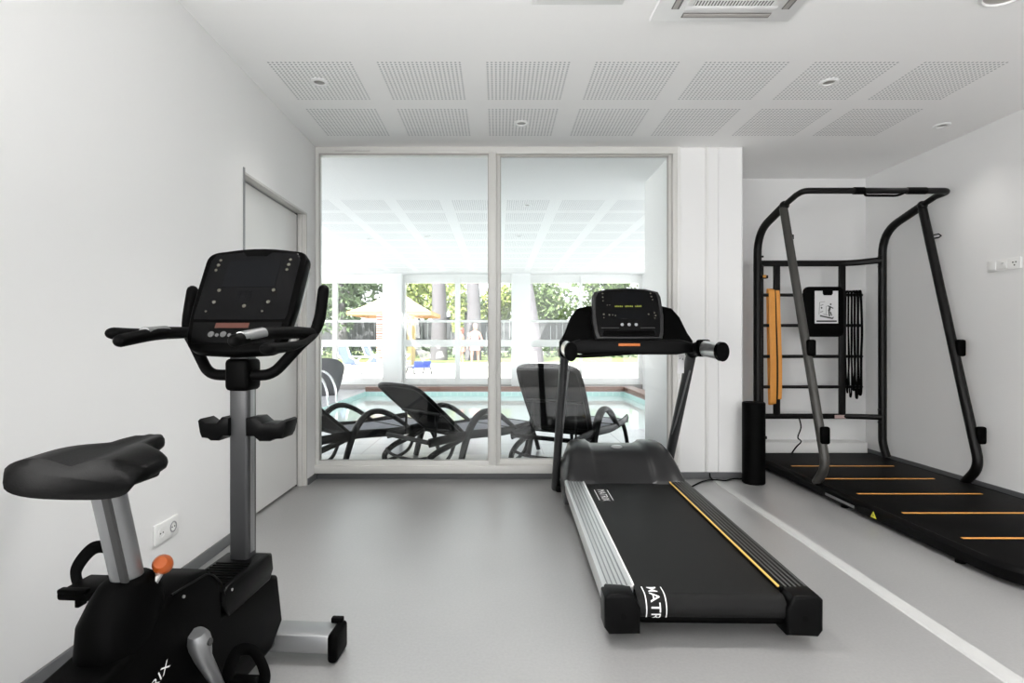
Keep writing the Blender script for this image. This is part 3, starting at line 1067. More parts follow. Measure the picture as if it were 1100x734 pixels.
# motor hood
g = MB()
rings = []
for y, zt_, wb_, wt in ((1.455, .205, .388, .372), (1.47, .226, .390, .372), (1.53, .268, .390, .362), (1.62, .335, .388, .345), (1.70, .378, .385, .332), (1.79, .400, .380, .322), (1.92, .402, .372, .312), (2.05, .375, .355, .295), (2.12, .30, .33, .27)):
    zb2 = .07
    ring = []
    for (x, z) in [(-wb_, zb2), (-wb_ - .004, zb2 + (zt_ - zb2) * .45), (-wt - .010, zt_ - .028), (-wt + .012, zt_ - .006), (-wt + .05, zt_), (-.20, zt_ + .002), (-.185, zt_ - .012), (-.16, zt_ - .024), (0, zt_ - .026), (.16, zt_ - .024), (.185, zt_ - .012), (.20, zt_ + .002), (wt - .05, zt_), (wt - .012, zt_ - .006), (wt + .010, zt_ - .028), (wb_ + .004, zb2 + (zt_ - zb2) * .45), (wb_, zb2)]:
        ring.append((x, y, z))
    rings.append(ring)
g.loft(rings)
hd = g.build('motor_hood', M['anth'], tm, smooth=50)
MB().lathe([(.038, 0), (.037, .004), (.020, .0065), (0, .007)], n=28, m=Matrix.Translation((.0, 1.775, .376)) @ Matrix.Rotation(R(14), 4, 'X') @ Matrix.Diagonal((1, .62, 1, 1))).build('badge', M['alu'], hd)
# uprights
for s in (-1, 1):
    g = MB()
    A = Vector((.398 * s, 2.06, .02))
    B = Vector((.392 * s, 1.425, 1.02))
    g.sweep([A, B], .034, n=16, prof=(.85, 1.25), up=(0, 1, 0))
    up = g.build('upright', M['mast'], tm, smooth=60)
    MB().box((.37 * s - .028, 1.98, 0.0), (.37 * s + .034, 2.15, .05), .012).build('front_foot', M['rubber'], tm)
    g = MB()
    g.sweep([A + Vector((-.020 * s, -.040, .12)), B + Vector((-.020 * s, -.038, -.1))], .006, n=8)
    g.build('upright_trim', M['silver'], up)
    # handle
    g = MB()
    g.sweep(fillet([(.400 * s, 1.48, 1.030), (.402 * s, 1.30, 1.062), (.405 * s, .965, 1.045)], .08), .034, n=20, prof=(.88, 1.35), up=(0, 0, 1), roundcap=False)
    h = g.build('handle', M['satin'], tm, smooth=60)
    MB().sweep([(.4035 * s, 1.22, 1.0578), (.405 * s, .985, 1.046)], .036, n=20, prof=(.88, 1.30)).build('pulse_sensor', M['alu'], h, smooth=60)
    MB().sweep([(.405 * s, .998, 1.0465), (.405 * s, .955, 1.0445)], .0385, n=20, prof=(.9, 1.36), roundcap=False).build('end_cap', M['plastic'], h, smooth=60)
    MB().box((.404 * s - .038, 1.22, 1.010), (.404 * s + .038, 1.28, 1.112), .016).build('collar', M['plastic'], h)
# dash: wide wing plate that carries the console
g = MB()
wing = [(-.415, 1.045), (-.415, 1.105), (-.385, 1.155), (-.345, 1.255), (-.300, 1.312), (-.235, 1.328), (.235, 1.328), (.300, 1.312), (.345, 1.255), (.385, 1.155), (.415, 1.105), (.415, 1.045), (.30, 1.040), (-.30, 1.040)]
g.prism(wing, 1, 1.44, 1.50, .012, 3)
# lean the wing away from the runner
for v in g.bm.verts:
    v.co.y += (v.co.z - 1.05) * .28
g.build('dash', M['plastic'], tm)
g = MB()
g.prism([(-.40, 1.038), (-.40, 1.085), (-.30, 1.112), (.30, 1.112), (.40, 1.085), (.40, 1.038), (.28, 1.020), (-.28, 1.020)], 1, 1.34, 1.47, .012, 3)
tr = g.build('tray', M['satin'], tm)
MB().box((-.075, 1.334, 1.072), (.055, 1.342, 1.088), .002).build('orange_light', M['orange_led'], tr)
# cross handle under the tray on the left
MB().sweep(fillet([(-.38, 1.40, 1.015), (-.30, 1.32, 1.010), (-.12, 1.31, 1.022), (.0, 1.33, 1.03)], .05), .011, n=10).build('front_grip', M['rubber'], tm)
cA = Vector((0, 1.385, 1.112))
cv = Vector((0, .105, .33)).normalized()
cw = cu_.cross(cv)
if cw.y > 0:
    cw = -cw
MT = Matrix(((cu_.x, cv.x, cw.x, cA.x), (cu_.y, cv.y, cw.y, cA.y), (cu_.z, cv.z, cw.z, cA.z), (0, 0, 0, 1)))
out = [(-.200, 0.0), (.200, 0.0), (.212, .04), (.222, .15), (.215, .28), (.200, .315), (.12, .335), (0, .342), (-.12, .335), (-.200, .315), (-.215, .28), (-.222, .15), (-.212, .04)]
cs = MB().prism(out, 2, -.055, .012, .012, 3, m=MT).build('console', M['anth'], tm)
inn = [(x * .90, .012 + y * .93) for x, y in out]
fp = MB().prism(inn, 2, .010, .0145, .001, 1, m=MT).build('face_panel', M['gloss'], cs)
MB().prism([(-.095, .245), (.105, .245), (.105, .300), (-.095, .300)], 2, .0140, .0158, m=MT).build('screen', M['screen'], fp)
MB().prism([(-.090, .130), (.110, .130), (.110, .175), (-.090, .175)], 2, .0140, .0158, m=MT).build('lower_screen', M['screen'], fp)
for k in range(16):
    x = -.078 + k * .0105
    if k in (5, 11):
        continue
    MB().prism([(x, .208), (x + .007, .208), (x + .007, .217 + .002 * (k % 2)), (x, .217 + .002 * (k % 2))], 2, .0150, .0165, m=MT).build('led_segment', M['green_led'], fp, smooth=0)
for x, y, r in [(-.150, .30, .006), (-.150, .275, .006), (-.150, .25, .005), (.150, .30, .006), (.155, .278, .006), (.160, .258, .005), (-.150, .160, .008), (-.150, .138, .005), (-.115, .156, .007), (-.095, .156, .005), (-.078, .152, .006), (.128, .160, .006), (.165, .170, .006), (.170, .152, .007), (.165, .135, .005), (-.125, .222, .004), (-.110, .222, .004)]:
    MB().lathe([(r * .8, .0), (r * .8, .0022), (0, .0028)], n=10, m=MT @ Matrix.Translation((x, y, .0145))).build('button', M['led'], fp)
for x in (-.040, .003, .046):
    MB().lathe([(.010, .0), (.010, .003), (.007, .004), (0, .004)], n=16, m=MT @ Matrix.Translation((x, .092, .0145))).build('round_key', M['greyprint'], fp)
for xa_, xb_ in ((-.17, -.06), (.07, .16)):
    MB().prism([(xa_, .070), (xb_, .070), (xb_, .0725), (xa_, .0725)], 2, .0145, .0153, m=MT).build('trim_line', M['midkey'], fp)
MB().prism([(-.16, .022), (.16, .022), (.15, .052), (-.15, .052)], 2, .0140, .022, .003, 2, m=MT).build('book_ledge', M['plastic'], cs)
# white data label hanging at the top of the right upright
lb = MB().box((.335, 1.475, .915), (.345, 1.480, 1.02)).build('data_label', M['paper'], tm, smooth=0)
lb2 = MB().geo([(.318, 1.470, .90), (.362, 1.470, .90), (.366, 1.470, 1.018), (.328, 1.470, 1.018), (.318, 1.474, .90), (.362, 1.474, .90), (.366, 1.474, 1.018), (.328, 1.474, 1.018)], [(0, 1, 2, 3), (7, 6, 5, 4), (0, 3, 7, 4), (1, 5, 6, 2), (0, 4, 5, 1), (3, 2, 6, 7)]).build('warning_label', M['paper'], tm, smooth=0)
g = MB()
g.geo([(.333, 1.4695, .99), (.341, 1.4695, .99), (.337, 1.4695, 1.0)], [(0, 1, 2)]).geo([(.350, 1.4695, .985), (.358, 1.4695, .985), (.354, 1.4695, .997)], [(0, 1, 2)])
g.build('warning_mark', M['ink'], lb2, smooth=0)

# power cord from the treadmill along the floor to the pier and on to the rig
tag(MB().sweep(spline([(1.26, 3.96, .007), (1.34, 3.98, .006), (1.46, 4.09, .007), (1.60, 4.24, .007), (1.70, 4.27, .012), (1.78, 4.25, .011), (1.88, 4.321, .007), (2.00, 4.325, .007), (2.12, 4.42, .007), (2.16, 4.70, .007), (2.2, 5.00, .007)], 8), .0055, n=8).sweep(spline([(1.69, 4.275, .008), (1.69, 4.32, .02), (1.69, 4.333, .05)], 5), .0055, n=8).build('power_cord', M['rubber'], at=(1.5, 4.1, 0)), 'black power cord running across the floor from treadmill past the foam roller', 'cord')

# ------------------------------------------------------------------ training rig (world coordinates)
XA, XB = 2.285, 3.385
rg_ = thing('training_rig', (2.83, 3.7, 0), 'black steel functional training rig with orange striped platform by the right wall', 'training rig')


def rrect(x0, y0, x1, y1, r, n=8, rb=0.03):
    pts = []
    for cx, cy, a0, q in ((x1 - rb, y1 - rb, 0, rb), (x0 + rb, y1 - rb, 90, rb), (x0 + r, y0 + r, 180, r), (x1 - r, y0 + r, 270, r)):
        for i in range(n + 1):
            a = R(a0 + 90 * i / n)
            pts.append((cx + q * math.cos(a), cy + q * math.sin(a)))
    return pts


PX0, PY0, PX1, PY1 = 2.275, 2.22, 3.40, 4.93
pl = MB().prism(rrect(PX0 + .035, PY0 + .035, PX1 - .035, PY1 - .02, .30), 2, .03, .088, .004).build('platform', M['rubber'], rg_)
# steel edge profile around the platform
edge = [(x, y) for x, y in rrect(PX0 + .018, PY0 + .018, PX1 - .018, PY1, .32)]
g = MB()
rings = []
for (off, z) in ((.0, .022), (-.016, .030), (-.018, .072), (-.010, .088), (.012, .090), (.020, .082), (.020, .022)):
    pass
N_ = len(edge)
prof = [(.018, .022), (.018, .070), (.006, .082), (-.012, .090), (-.022, .086), (-.022, .022)]
cxm, cym = (PX0 + PX1) / 2, (PY0 + PY1) / 2
rows = []
for i, (x, y) in enumerate(edge):
    px, py = edge[i - 1]
    qx, qy = edge[(i + 1) % N_]
    t = Vector((qx - px, qy - py, 0)).normalized()
    nrm = Vector((t.y, -t.x, 0))
    rows.append([Vector((x, y, 0)) + nrm * o + Vector((0, 0, z)) for o, z in prof])
rows.append([v.copy() for v in rows[0]])
g.loft(rows, cap=False)
bmesh.ops.remove_doubles(g.bm, verts=g.bm.verts, dist=1e-6)
bmesh.ops.recalc_face_normals(g.bm, faces=g.bm.faces)
ed = g.build('platform_frame', M['satin'], rg_)
for i, yy in enumerate((4.41, 4.00, 3.605, 3.20, 2.79, 2.40)):
    MB().box((2.385, yy - .010, .0875), (3.215, yy + .010, .0898), .001).build('stripe', M['stripe'], pl, smooth=0)
g = MB().box((2.2545, 3.44, .042), (2.2585, 3.74, .058)).build('name_strip', M['silver'], ed, smooth=0)
g = MB()
g.geo([(2.2535, 3.235, .040), (2.2535, 3.285, .040), (2.2535, 3.26, .078), (2.2555, 3.235, .040), (2.2555, 3.285, .040), (2.2555, 3.26, .078)], [(0, 1, 2), (3, 5, 4), (0, 3, 4, 1), (1, 4, 5, 2), (2, 5, 3, 0)])
yt = g.build('warning_sticker', M['yellow'], ed, smooth=0)
MB().geo([(2.2530, 3.256, .050), (2.2530, 3.264, .050), (2.2530, 3.262, .066), (2.2530, 3.258, .066)], [(0, 1, 2, 3)]).build('warning_mark', M['ink'], yt, smooth=0)
for x, y in ((2.30, 2.7), (2.30, 3.6), (2.30, 4.7), (3.36, 2.7), (3.36, 3.6), (3.36, 4.7)):
    MB().cyl((x, y, 0), (x, y, .026), .022, n=16).build('foot', M['rubber'], rg_)

# side frames: rear upright that curves over to the front and runs across as the top bar
YU = 4.78
for X, s in ((XA, -1), (XB, 1)):
    g = MB()
    g.sweep(fillet([(X, YU - .06, .085), (X, YU - .03, .14), (X, YU, .22), (X, YU, 2.06), (X, 4.33, 2.185)], [0, .05, .05, .20, 0], 8), .033, n=16, up=(1, 0, 0))
    g.build('rear_upright', M['rig'], rg_, smooth=60)
    MB().ball((X, 4.33, 2.186), .037).build('joint', M['rig'], rg_)
    # leaning front leg with hooked foot
    g = MB()
    g.sweep(fillet([(X + .005 * s, 4.335, 2.165), (X - .012 * s, 3.80, .22), (X - .015 * s, 3.92, .082)], [0, .14, 0], 10), .031, n=16, up=(1, 0, 0))
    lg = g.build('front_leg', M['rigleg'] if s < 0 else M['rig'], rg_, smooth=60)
    # catches on the leg
    for zc in (1.045, .43):
        t = (2.165 - zc) / (2.165 - .22)
        yy = 4.335 + (3.80 - 4.335) * t
        xx = X - .005
        c = MB()
        c.box((xx - .01, yy - .018, zc - .045), (xx + .030, yy + .018, zc - .010), .008)
        c.box((xx - .008, yy - .052, zc - .055), (xx + .056, yy - .012, zc + .070), .016, 3)
        c.build('hook', M['plastic'], lg)
    zc = 1.92
    t = (2.165 - zc) / (2.165 - .22)
    yy = 4.335 + (3.80 - 4.335) * t
    if s > 0:
        MB().sweep([(X + .028, yy - .01, zc - .012), (X + .065, yy - .02, zc - .005), (X + .082, yy - .022, zc + .008), (X + .065, yy - .018, zc + .022), (X + .030, yy - .01, zc + .016)], .0055, n=8, up=(0, 1, 0)).build('ring', M['rig'], lg)
    else:
        MB().box((X + .018, yy - .015, zc - .02), (X + .036, yy + .010, zc + .02), .005).build('bracket', M['rig'], lg)
        MB().box((X + .010, yy - .032, zc - .13), (X + .022, yy - .026, zc - .03)).build('pale_label', M['greyprint'], lg, smooth=0)
    for zc in (1.845, 1.76, .50, .39):
        MB().box((X - .032 * s - .012, YU - .03, zc - .008), (X - .032 * s + .010, YU + .0, zc + .008), .003).build('bolt', M['rig'], rg_)
g = MB()
g.sweep(fillet([(XA, 4.33, 2.188), (XA, 4.16, 2.222), (XA + .0, 4.06, 2.228), (XB, 4.06, 2.228), (XB, 4.20, 2.222), (XB, 4.33, 2.188)], [0, .0, .16, .09, .0, 0], 8), .0225, n=14)
tb = g.build('top_bar', M['rig'], rg_, smooth=60)
g = MB()
g.sweep(fillet([(2.735, 4.055, 2.222), (2.740, 4.05, 2.190), (2.98, 4.05, 2.188), (3.06, 4.055, 2.222)], [0, .02, .03, 0], 5), .009, n=10)
g.sweep([(2.66, 4.06, 2.228), (2.735, 4.06, 2.228)], .027, n=14)
g.sweep([(3.06, 4.06, 2.228), (3.20, 4.06, 2.228)], .026, n=14)
g.build('pull_up_grip', M['rubber'], tb, smooth=60)
# ladder between the uprights
YL = 4.90
for z, r_ in ((1.805, .024), (.425, .021)):
    g = MB()
    g.sweep(fillet([(XA + .02, YU, z), (XA + .07, YL, z), (XB - .22, YL, z), (XB - .02, YU - .02, z + .01)], [0, .05, .16, 0], 8), r_, n=14, prof=(.6, 1.15))
    cb = g.build('cross_rail', M['rig'], rg_, smooth=60)
MB().box((3.03, YL - .0185, .408), (3.22, YL - .0155, .438)).build('pale_label', M['pinklabel'], cb, smooth=0)
for X in (2.365, 2.515, 3.105):
    MB().box((X - .028, YL - .016, .43), (X + .028, YL + .016, 1.80), .008).build('ladder_post', M['rig'], rg_)
for z in (1.520, 1.245, .965, .690):
    g = MB()
    g.sweep([(2.37, YL, z), (3.28, YL, z)], .0145, n=12, roundcap=True)
    g.build('ladder_rung', M['rig'], rg_, smooth=60)
for z in (1.60, 1.0, .50):
    MB().sweep([(XA + .01, YU, z), (2.36, YL, z)], .012, n=8).build('rung_bracket', M['rig'], rg_)
# orange fittings on the left upright
for z, xx, nm in ((1.665, 2.31, 0), (.26, 2.30, 1)):
    k = MB().box((xx - .005, YU - .045, z - .014), (xx + .05, YU + .0, z + .014), .006).build('catch', M['rig'], rg_)
    MB().box((xx + .0, YU - .052, z - .008), (xx + .028, YU - .040, z + .016), .004).build('orange_tip', M['orange'] if nm else M['stripe'], k)
# exercise chart holder
ch = thing('chart_holder', (2.945, YL - .06, 1.14), 'black rounded board with clipped exercise sheet hanging on the rig ladder', 'board')
xx0, xx1, zz0, zz1 = 2.735, 3.085, 1.142, 1.590
yb_ = YL - .045


def rr2(x0, z0, x1, z1, r, n=5):
    pts = []
    for cx, cz, a0 in ((x1 - r, z1 - r, 0), (x0 + r, z1 - r, 90), (x0 + r, z0 + r, 180), (x1 - r, z0 + r, 270)):
        for i in range(n + 1):
            a = R(a0 + 90 * i / n)
            pts.append((cx + r * math.cos(a), cz + r * math.sin(a)))
    return pts


MB().prism(rr2(xx0, zz0, xx1, zz1, .045), 1, yb_ - .012, yb_ + .022, .006, 2).build('backing_board', M['rubber'], ch)
ps = MB().box((2.825, yb_ - .0150, 1.262), (3.033, yb_ - .0125, 1.552)).build('sheet', M['paper'], ch, smooth=0)
MB().prism([(2.893, 1.56), (2.982, 1.56), (2.982, 1.528), (2.972, 1.512), (2.903, 1.512), (2.893, 1.528)], 1, yb_ - .024, yb_ - .0155, .003).build('clip', M['rubber'], ch)
g = MB().box((2.840, yb_ - .0165, 1.274), (3.020, yb_ - .0152, 1.288)).build('caption_bar', M['ink'], ps, smooth=0)
g = MB()   # small drawing: figure exercising on an apparatus
y_ = yb_ - .0163


def seg(g, a, b, w):
    a, b = Vector((a[0], y_, a[1])), Vector((b[0], y_, b[1]))
    d = (b - a).normalized()
    n_ = Vector((-d.z, 0, d.x)) * w
    g.geo([a + n_, a - n_, b - n_, b + n_], [(0, 1, 2, 3)])


for a, b, w in [((2.870, 1.330), (2.985, 1.305), .006), ((2.985, 1.305), (2.99, 1.320), .004), ((2.955, 1.325), (2.950, 1.370), .006), ((2.950, 1.370), (2.962, 1.415), .009), ((2.962, 1.410), (2.990, 1.395), .004), ((2.962, 1.410), (2.940, 1.418), .004), ((2.962, 1.365), (2.975, 1.330), .005)]:
    seg(g, a, b, w)
g.ball((2.966, y_, 1.432), .008, (1, .05, 1), 10).ball((2.885, y_, 1.400), .008, (1, .05, 1), 10)
g.build('drawing', M['ink'], ps, smooth=0)
g = MB()
for a, b, w in [((2.925, 1.340), (2.925, 1.415), .002), ((2.925, 1.415), (2.955, 1.418), .002), ((2.862, 1.340), (2.868, 1.45), .003), ((2.868, 1.45), (2.915, 1.455), .002), ((2.875, 1.42), (2.90, 1.43), .004), ((2.872, 1.36), (2.898, 1.37), .004), ((2.90, 1.345), (2.94, 1.335), .003)]:
    seg(g, a, b, w)
g.build('drawing_tone', M['midink'], ps, smooth=0)
# orange resistance bands looped over the top rung
def band(x, w, z0, z1, label, name='resistance_band', m='band', flat=.10, grp='orange bands on the rig ladder', y=YL - .022, sway=0.0):
    g = MB()
    yf = y
    pts = spline([(x, yf, z1), (x + sway * .4, yf - .005, (z1 * 2 + z0) / 3), (x + sway, yf - .004, (z1 + 2 * z0) / 3), (x + sway, yf + .0, z0 + .03), (x + sway, yf + .016, z0), (x + sway, yf + .034, z0 + .03), (x + sway * .5, yf + .040, (z0 + z1) / 2), (x, yf + .040, z1), (x, yf + .021, z1 + .020)], 6, closed=True)
    rings = []
    g.sweep(pts, w, n=8, prof=(1.0, flat), up=(0, 1, 0.0001), closed=True)
    return tag(g.build(name, M[m], at=(x, y, z0), smooth=60), label, 'exercise band', grp)


band(2.460, .029, .545, 1.535, 'wide orange resistance band looped over the ladder, left of the pair', sway=.012)
band(2.516, .017, .585, 1.530, 'narrower orange resistance band looped over the ladder, right of the pair', sway=.018)
# black cords on the right end of the ladder
for i, (x, z0, sw, r_) in enumerate(((3.145, .640, -.006, .007), (3.172, .600, .002, .006), (3.200, .660, -.004, .008), (3.228, .590, .0, .009), (3.258, .620, .004, .010))):
    g = MB()
    yf = YL - .026
    pts = spline([(x, yf, 1.52), (x + sw, yf - .01, 1.2), (x - sw * .5, yf - .008, .95), (x + sw, yf, z0 + .05), (x + .003, yf + .016, z0), (x + .006, yf + .032, z0 + .06), (x + .004, yf + .046, 1.0), (x + .006, yf + .044, 1.50), (x + .002, yf + .020, 1.546)], 6, closed=True)
    g.sweep(pts, r_, n=8, up=(0, 1, 0.001), closed=True)
    tag(g.build('resistance_tube', M['rubber'], at=(x, yf, z0), smooth=60),
        ['black elastic cord on the ladder, nearest the chart board', 'thin black elastic cord second from the chart board on the ladder', 'black elastic cord in the middle of the bunch on the ladder', 'thick black cord second from the right end of the ladder rungs', 'thickest black cord hanging at the right end of the ladder rungs'][i], 'exercise band', 'black cords on the rig ladder')
# thin cable dangling from the lower rail
tag(MB().sweep(spline([(2.70, YL - .03, .42), (2.715, YL - .035, .33), (2.69, YL - .03, .24), (2.725, YL - .02, .20), (2.70, YL + .02, .14), (2.665, YL + .045, .06), (2.66, YL + .05, .006)], 8), .006, n=8).build('dangling_cable', M['rubber'], at=(2.70, YL, 0)), 'thin black cable hanging from the lower rail of the rig', 'cable')

# foam roller standing on end
fr = thing('foam_roller', (1.985, 4.215, 0), 'tall black foam roller standing upright beside the white pier', 'foam roller', local=True)
MB().lathe([(.034, .002), (.078, .0), (.084, .008), (.084, .622), (.078, .630), (.034, .628), (.030, .60)], n=36).build('foam_sleeve', M['rubber'], fr)
MB().lathe([(.031, .004), (.031, .626), (.026, .626), (.0, .60)], n=24).build('core', M['plastic'], fr)

# ------------------------------------------------------------------ pool hall beyond the glass
PW, PN, PF = -2.95, 6.9, 12.05        # pool left edge, near edge, far edge
PE = 2.80
DK = -0.01
g = MB()
g.box((-6.4, YW + .08, -.3), (1.435, PN, DK)).box((1.435, 5.30, -.3), (6.4, PN, DK)).box((-6.4, PN, -.3), (PW, 12.6, DK)).box((PE, PN, -.3), (6.4, 12.6, DK)).box((PW, PF, -.3), (PE, 12.6, DK))
struct(g.build('pool_deck', M['pooltile'], smooth=0))
g = MB()
g.box((PW, PN, -1.3), (PE, PF, -1.2)).box((PW - .05, PN, -1.3), (PW + .006, PF, -.012)).box((PE - .006, PN, -1.3), (PE + .05, PF, -.022)).box((PW, PF - .006, -1.3), (PE, PF + .05, -.022)).box((PW, PN - .05, -1.3), (PE, PN + .006, -.012))
struct(g.build('pool_basin', M['pooltile2'], smooth=0))
wt = struct(MB().box((PW + .006, PN + .006, -.18), (PE - .006, PF - .006, -.115)).build('pool_water', M['water'], smooth=0))
g = MB()
g.box((PW, PF, -.02), (PE + .25, PF + .22, .09), .01).box((PE, 8.6, -.02), (PE + .25, PF, .09), .01)
struct(g.build('trim_8', M['coping']))
struct(MB().box((-6.4, YW + .05, ZC), (1.46, YW + .06, ZC + .25)).box((-6.4, YW + .06, ZC), (1.46, 5.3, ZC + .25)).box((-6.4, 5.3, ZC), (6.4, 12.75, ZC + .25)).build('ceiling_pool', M['ceil2'], smooth=0))
g = MB()
g.box((-6.4, YW + .05, -.05), (XL - .2, YW + .2, ZC)).box((XR + .15, 5.12, -.05), (6.4, 5.3, ZC))
struct(g.build('wall_pool_near', M['wall'], smooth=0))
g = MB()
for X in (-6.45, 6.40):
    g.box((X, YW + .05 if X < 0 else 5.12, -.05), (X + .05, 12.6, .25)).box((X, 5.2, 2.6), (X + .05, 12.6, ZC))
struct(g.build('wall_pool_ends', M['wall'], smooth=0))
# far facade
YFc = 12.6
fc = thing('window_3', (0, YFc, 0), None, None)
fc['kind'] = 'structure'
del_keys = [k for k in ('label', 'category') if k in fc.keys()]


def fx(px):       # metres along the far facade
    return (px - 535) / 583 * YFc


MB().box((-6.4, YFc, 2.46), (6.4, YFc + .10, ZC), .005).build('header_rail', M['door'], fc)
MB().box((-6.4, YFc - .02, 0), (6.4, YFc + .14, .10), .005).build('kerb', M['greycurb'], fc)
MB().box((-6.4, YFc, .10), (6.4, YFc + .10, .25), .005).build('bottom_rail', M['door'], fc)
MB().box((-6.4, YFc, .98), (6.4, YFc + .08, 1.14), .005).build('transom', M['door'], fc)
MB().box((-6.4, YFc + .02, 1.545), (6.4, YFc + .06, 1.60), .004).build('thin_transom', M['door'], fc)
for px, w in ((295, .11), (359.5, .11), (434.5, .05), (491.5, .12), (624, .06), (689, .12), (760, .12)):
    X = fx(px)
    MB().box((X - w / 2, YFc - .01, .12), (X + w / 2, YFc + .09, 2.62), .005).build('mullion', M['door'], fc)
MB().box((-6.4, YFc + .04, .24), (6.4, YFc + .046, 2.47)).build('pane', M['glass'], fc, smooth=0)
for i, (pa, pb) in enumerate(((413, 433), (549.5, 569), (690, 712))):
    struct(MB().box((fx(pa), YFc - .22, 0), (fx(pb), YFc + .12, ZC), .006).build('trim_%d' % (9 + i), M['wall']))
# downlights in the pool ceiling
for x, y, lab in ((-1.95, 8.2, 'small dark spotlight in the pool hall ceiling, seen through the left pane'), (.33, 6.17, 'small dark spotlight in the pool hall ceiling, nearest in the right pane'), (.31, 8.0, 'small dark spotlight in the pool hall ceiling, second in the right pane'), (-1.05, 8.0, 'small dark spotlight in the pool hall ceiling near the mullion of left pane')):
    c = copy_tree(d0)
    c.location = (x, y, ZC)
    c['label'] = lab

# sun loungers on the pool deck just outside the glass (own frame: y = towards the feet, hinge at origin)
def make_lounger(tilt, label):
    t = thing('sun_lounger', (0, 0, DK), label, 'sun lounger', 'dark resin sun loungers by the pool', local=True)
    W = .30
    # side rails and end loops
    for s in (-1, 1):
        g = MB()
        g.sweep(spline([(.31 * s, -.42, .255), (.32 * s, 0, .275), (.325 * s, .45, .255), (.32 * s, .80, .275), (.30 * s, 1.02, .29)], 6), .026, n=12, prof=(.7, 1.5))
        g.build('side_rail', M['lounger'], t, smooth=60)
        # arm and leg in one sweeping loop
        g = MB()
        g.sweep(spline([(.325 * s, -.09, .012), (.325 * s, -.045, .16), (.327 * s, .02, .32), (.330 * s, .12, .435), (.330 * s, .24, .468), (.330 * s, .38, .425), (.327 * s, .52, .335), (.325 * s, .64, .25)], 6), [.030, .033, .036, .036, .036, .034, .028, .022], n=12, prof=(.75, 1.1), up=(1, 0, 0))
        g.build('arm', M['lounger'], t, smooth=60)
        g = MB()
        g.sweep(spline([(.30 * s, .85, .27), (.31 * s, .92, .16), (.32 * s, .97, .012)], 5), .021, n=12)
        g.build('front_leg', M['lounger'], t, smooth=60)
        # rear loop foot
        g = MB()
        g.sweep(spline([(.30 * s, .0, .26), (.30 * s, -.20, .20), (.30 * s, -.36, .15), (.295 * s, -.46, .08), (.295 * s, -.45, .012)], 5), [.027, .027, .025, .025], n=12)
        g.sweep(spline([(.295 * s, -.45, .018), (.295 * s, -.30, .045), (.295 * s, -.19, .10), (.295 * s, -.13, .21)], 5), .016, n=10)
        g.build('rear_leg', M['lounger'], t, smooth=60)
    g = MB()
    for yy in (-.42, .0, .60, 1.01):
        g.sweep([(-.31, yy, .258), (.31, yy, .258)], .020, n=10)
    g.sweep(spline([(-.295, -.44, .13), (-.15, -.47, .10), (.15, -.47, .10), (.295, -.44, .13)], 4), .014, n=8)
    g.build('cross_bar', M['lounger'], t)
    g = MB()
    g.box((-.29, .03, .262), (.29, 1.0, .272), .004)
    g.build('seat_sling', M['seatgrey'], t)
    # backrest: sling in a rounded resin surround
    L = .70
    c, s_ = math.cos(R(tilt)), math.sin(R(tilt))

    def bp_(x, l, o=0):
        return Vector((x, -l * c + o * s_ * -1, .275 + l * s_ - o * c))
    g = MB()
    per = [(-.285, .02), (-.300, .30), (-.300, .58), (-.255, .69), (0, .715), (.255, .69), (.300, .58), (.300, .30), (.285, .02)]
    g.sweep([bp_(x, l) for x, l in spline2(per)], .019, n=10, prof=(1.3, .9), up=tuple(Vector((0, s_, c))))
    g.sweep([bp_(-.285, .02), bp_(.285, .02)], .018, n=10)
    bf = g.build('backrest_frame', M['lounger'], t, smooth=60)
    pn = MB()
    poly = [(x * .97, l) for x, l in spline2(per)]
    th = .012
    a = [pn.bm.verts.new(bp_(x, l, th / 2)) for x, l in poly]
    b = [pn.bm.verts.new(bp_(x, l, -th / 2)) for x, l in poly]
    n = len(poly)
    pn.bm.faces.new(a)
    pn.bm.faces.new(b[::-1])
    for i in range(n):
        pn.bm.faces.new((a[i], b[i], b[(i + 1) % n], a[(i + 1) % n]))
    bmesh.ops.recalc_face_normals(pn.bm, faces=pn.bm.faces)
    pn.build('backrest_sling', M['sling'], bf, smooth=30)
    g = MB()
    for sx in (-.22, .22):
        g.sweep([bp_(sx, .34, .02), (sx, -.30 * c - .05, .25)], .011, n=8)
    g.sweep([bp_(-.28, .34, .02), bp_(.28, .34, .02)], .014, n=8)
    g.build('prop', M['lounger'], t)
    return t


def spline2(p):
    return [(v.x, v.y) for v in spline([(a, b, 0) for a, b in p], 5)]


l2 = make_lounger(40, 'dark resin sun lounger with reclined back left of the window mullion')
l2.location = (-.50, 5.07, DK)
l2.rotation_euler = (0, 0, R(-45))
l1 = copy_tree(l2)
l1['label'] = 'dark resin sun lounger at the far left, only its arms showing past the frame'
l1.location = (-1.52, 5.07, DK)
l3 = make_lounger(60, 'dark resin sun lounger with upright back behind the treadmill')
l3.location = (.61, 5.14, DK)
l3.rotation_euler = (0, 0, R(-31))

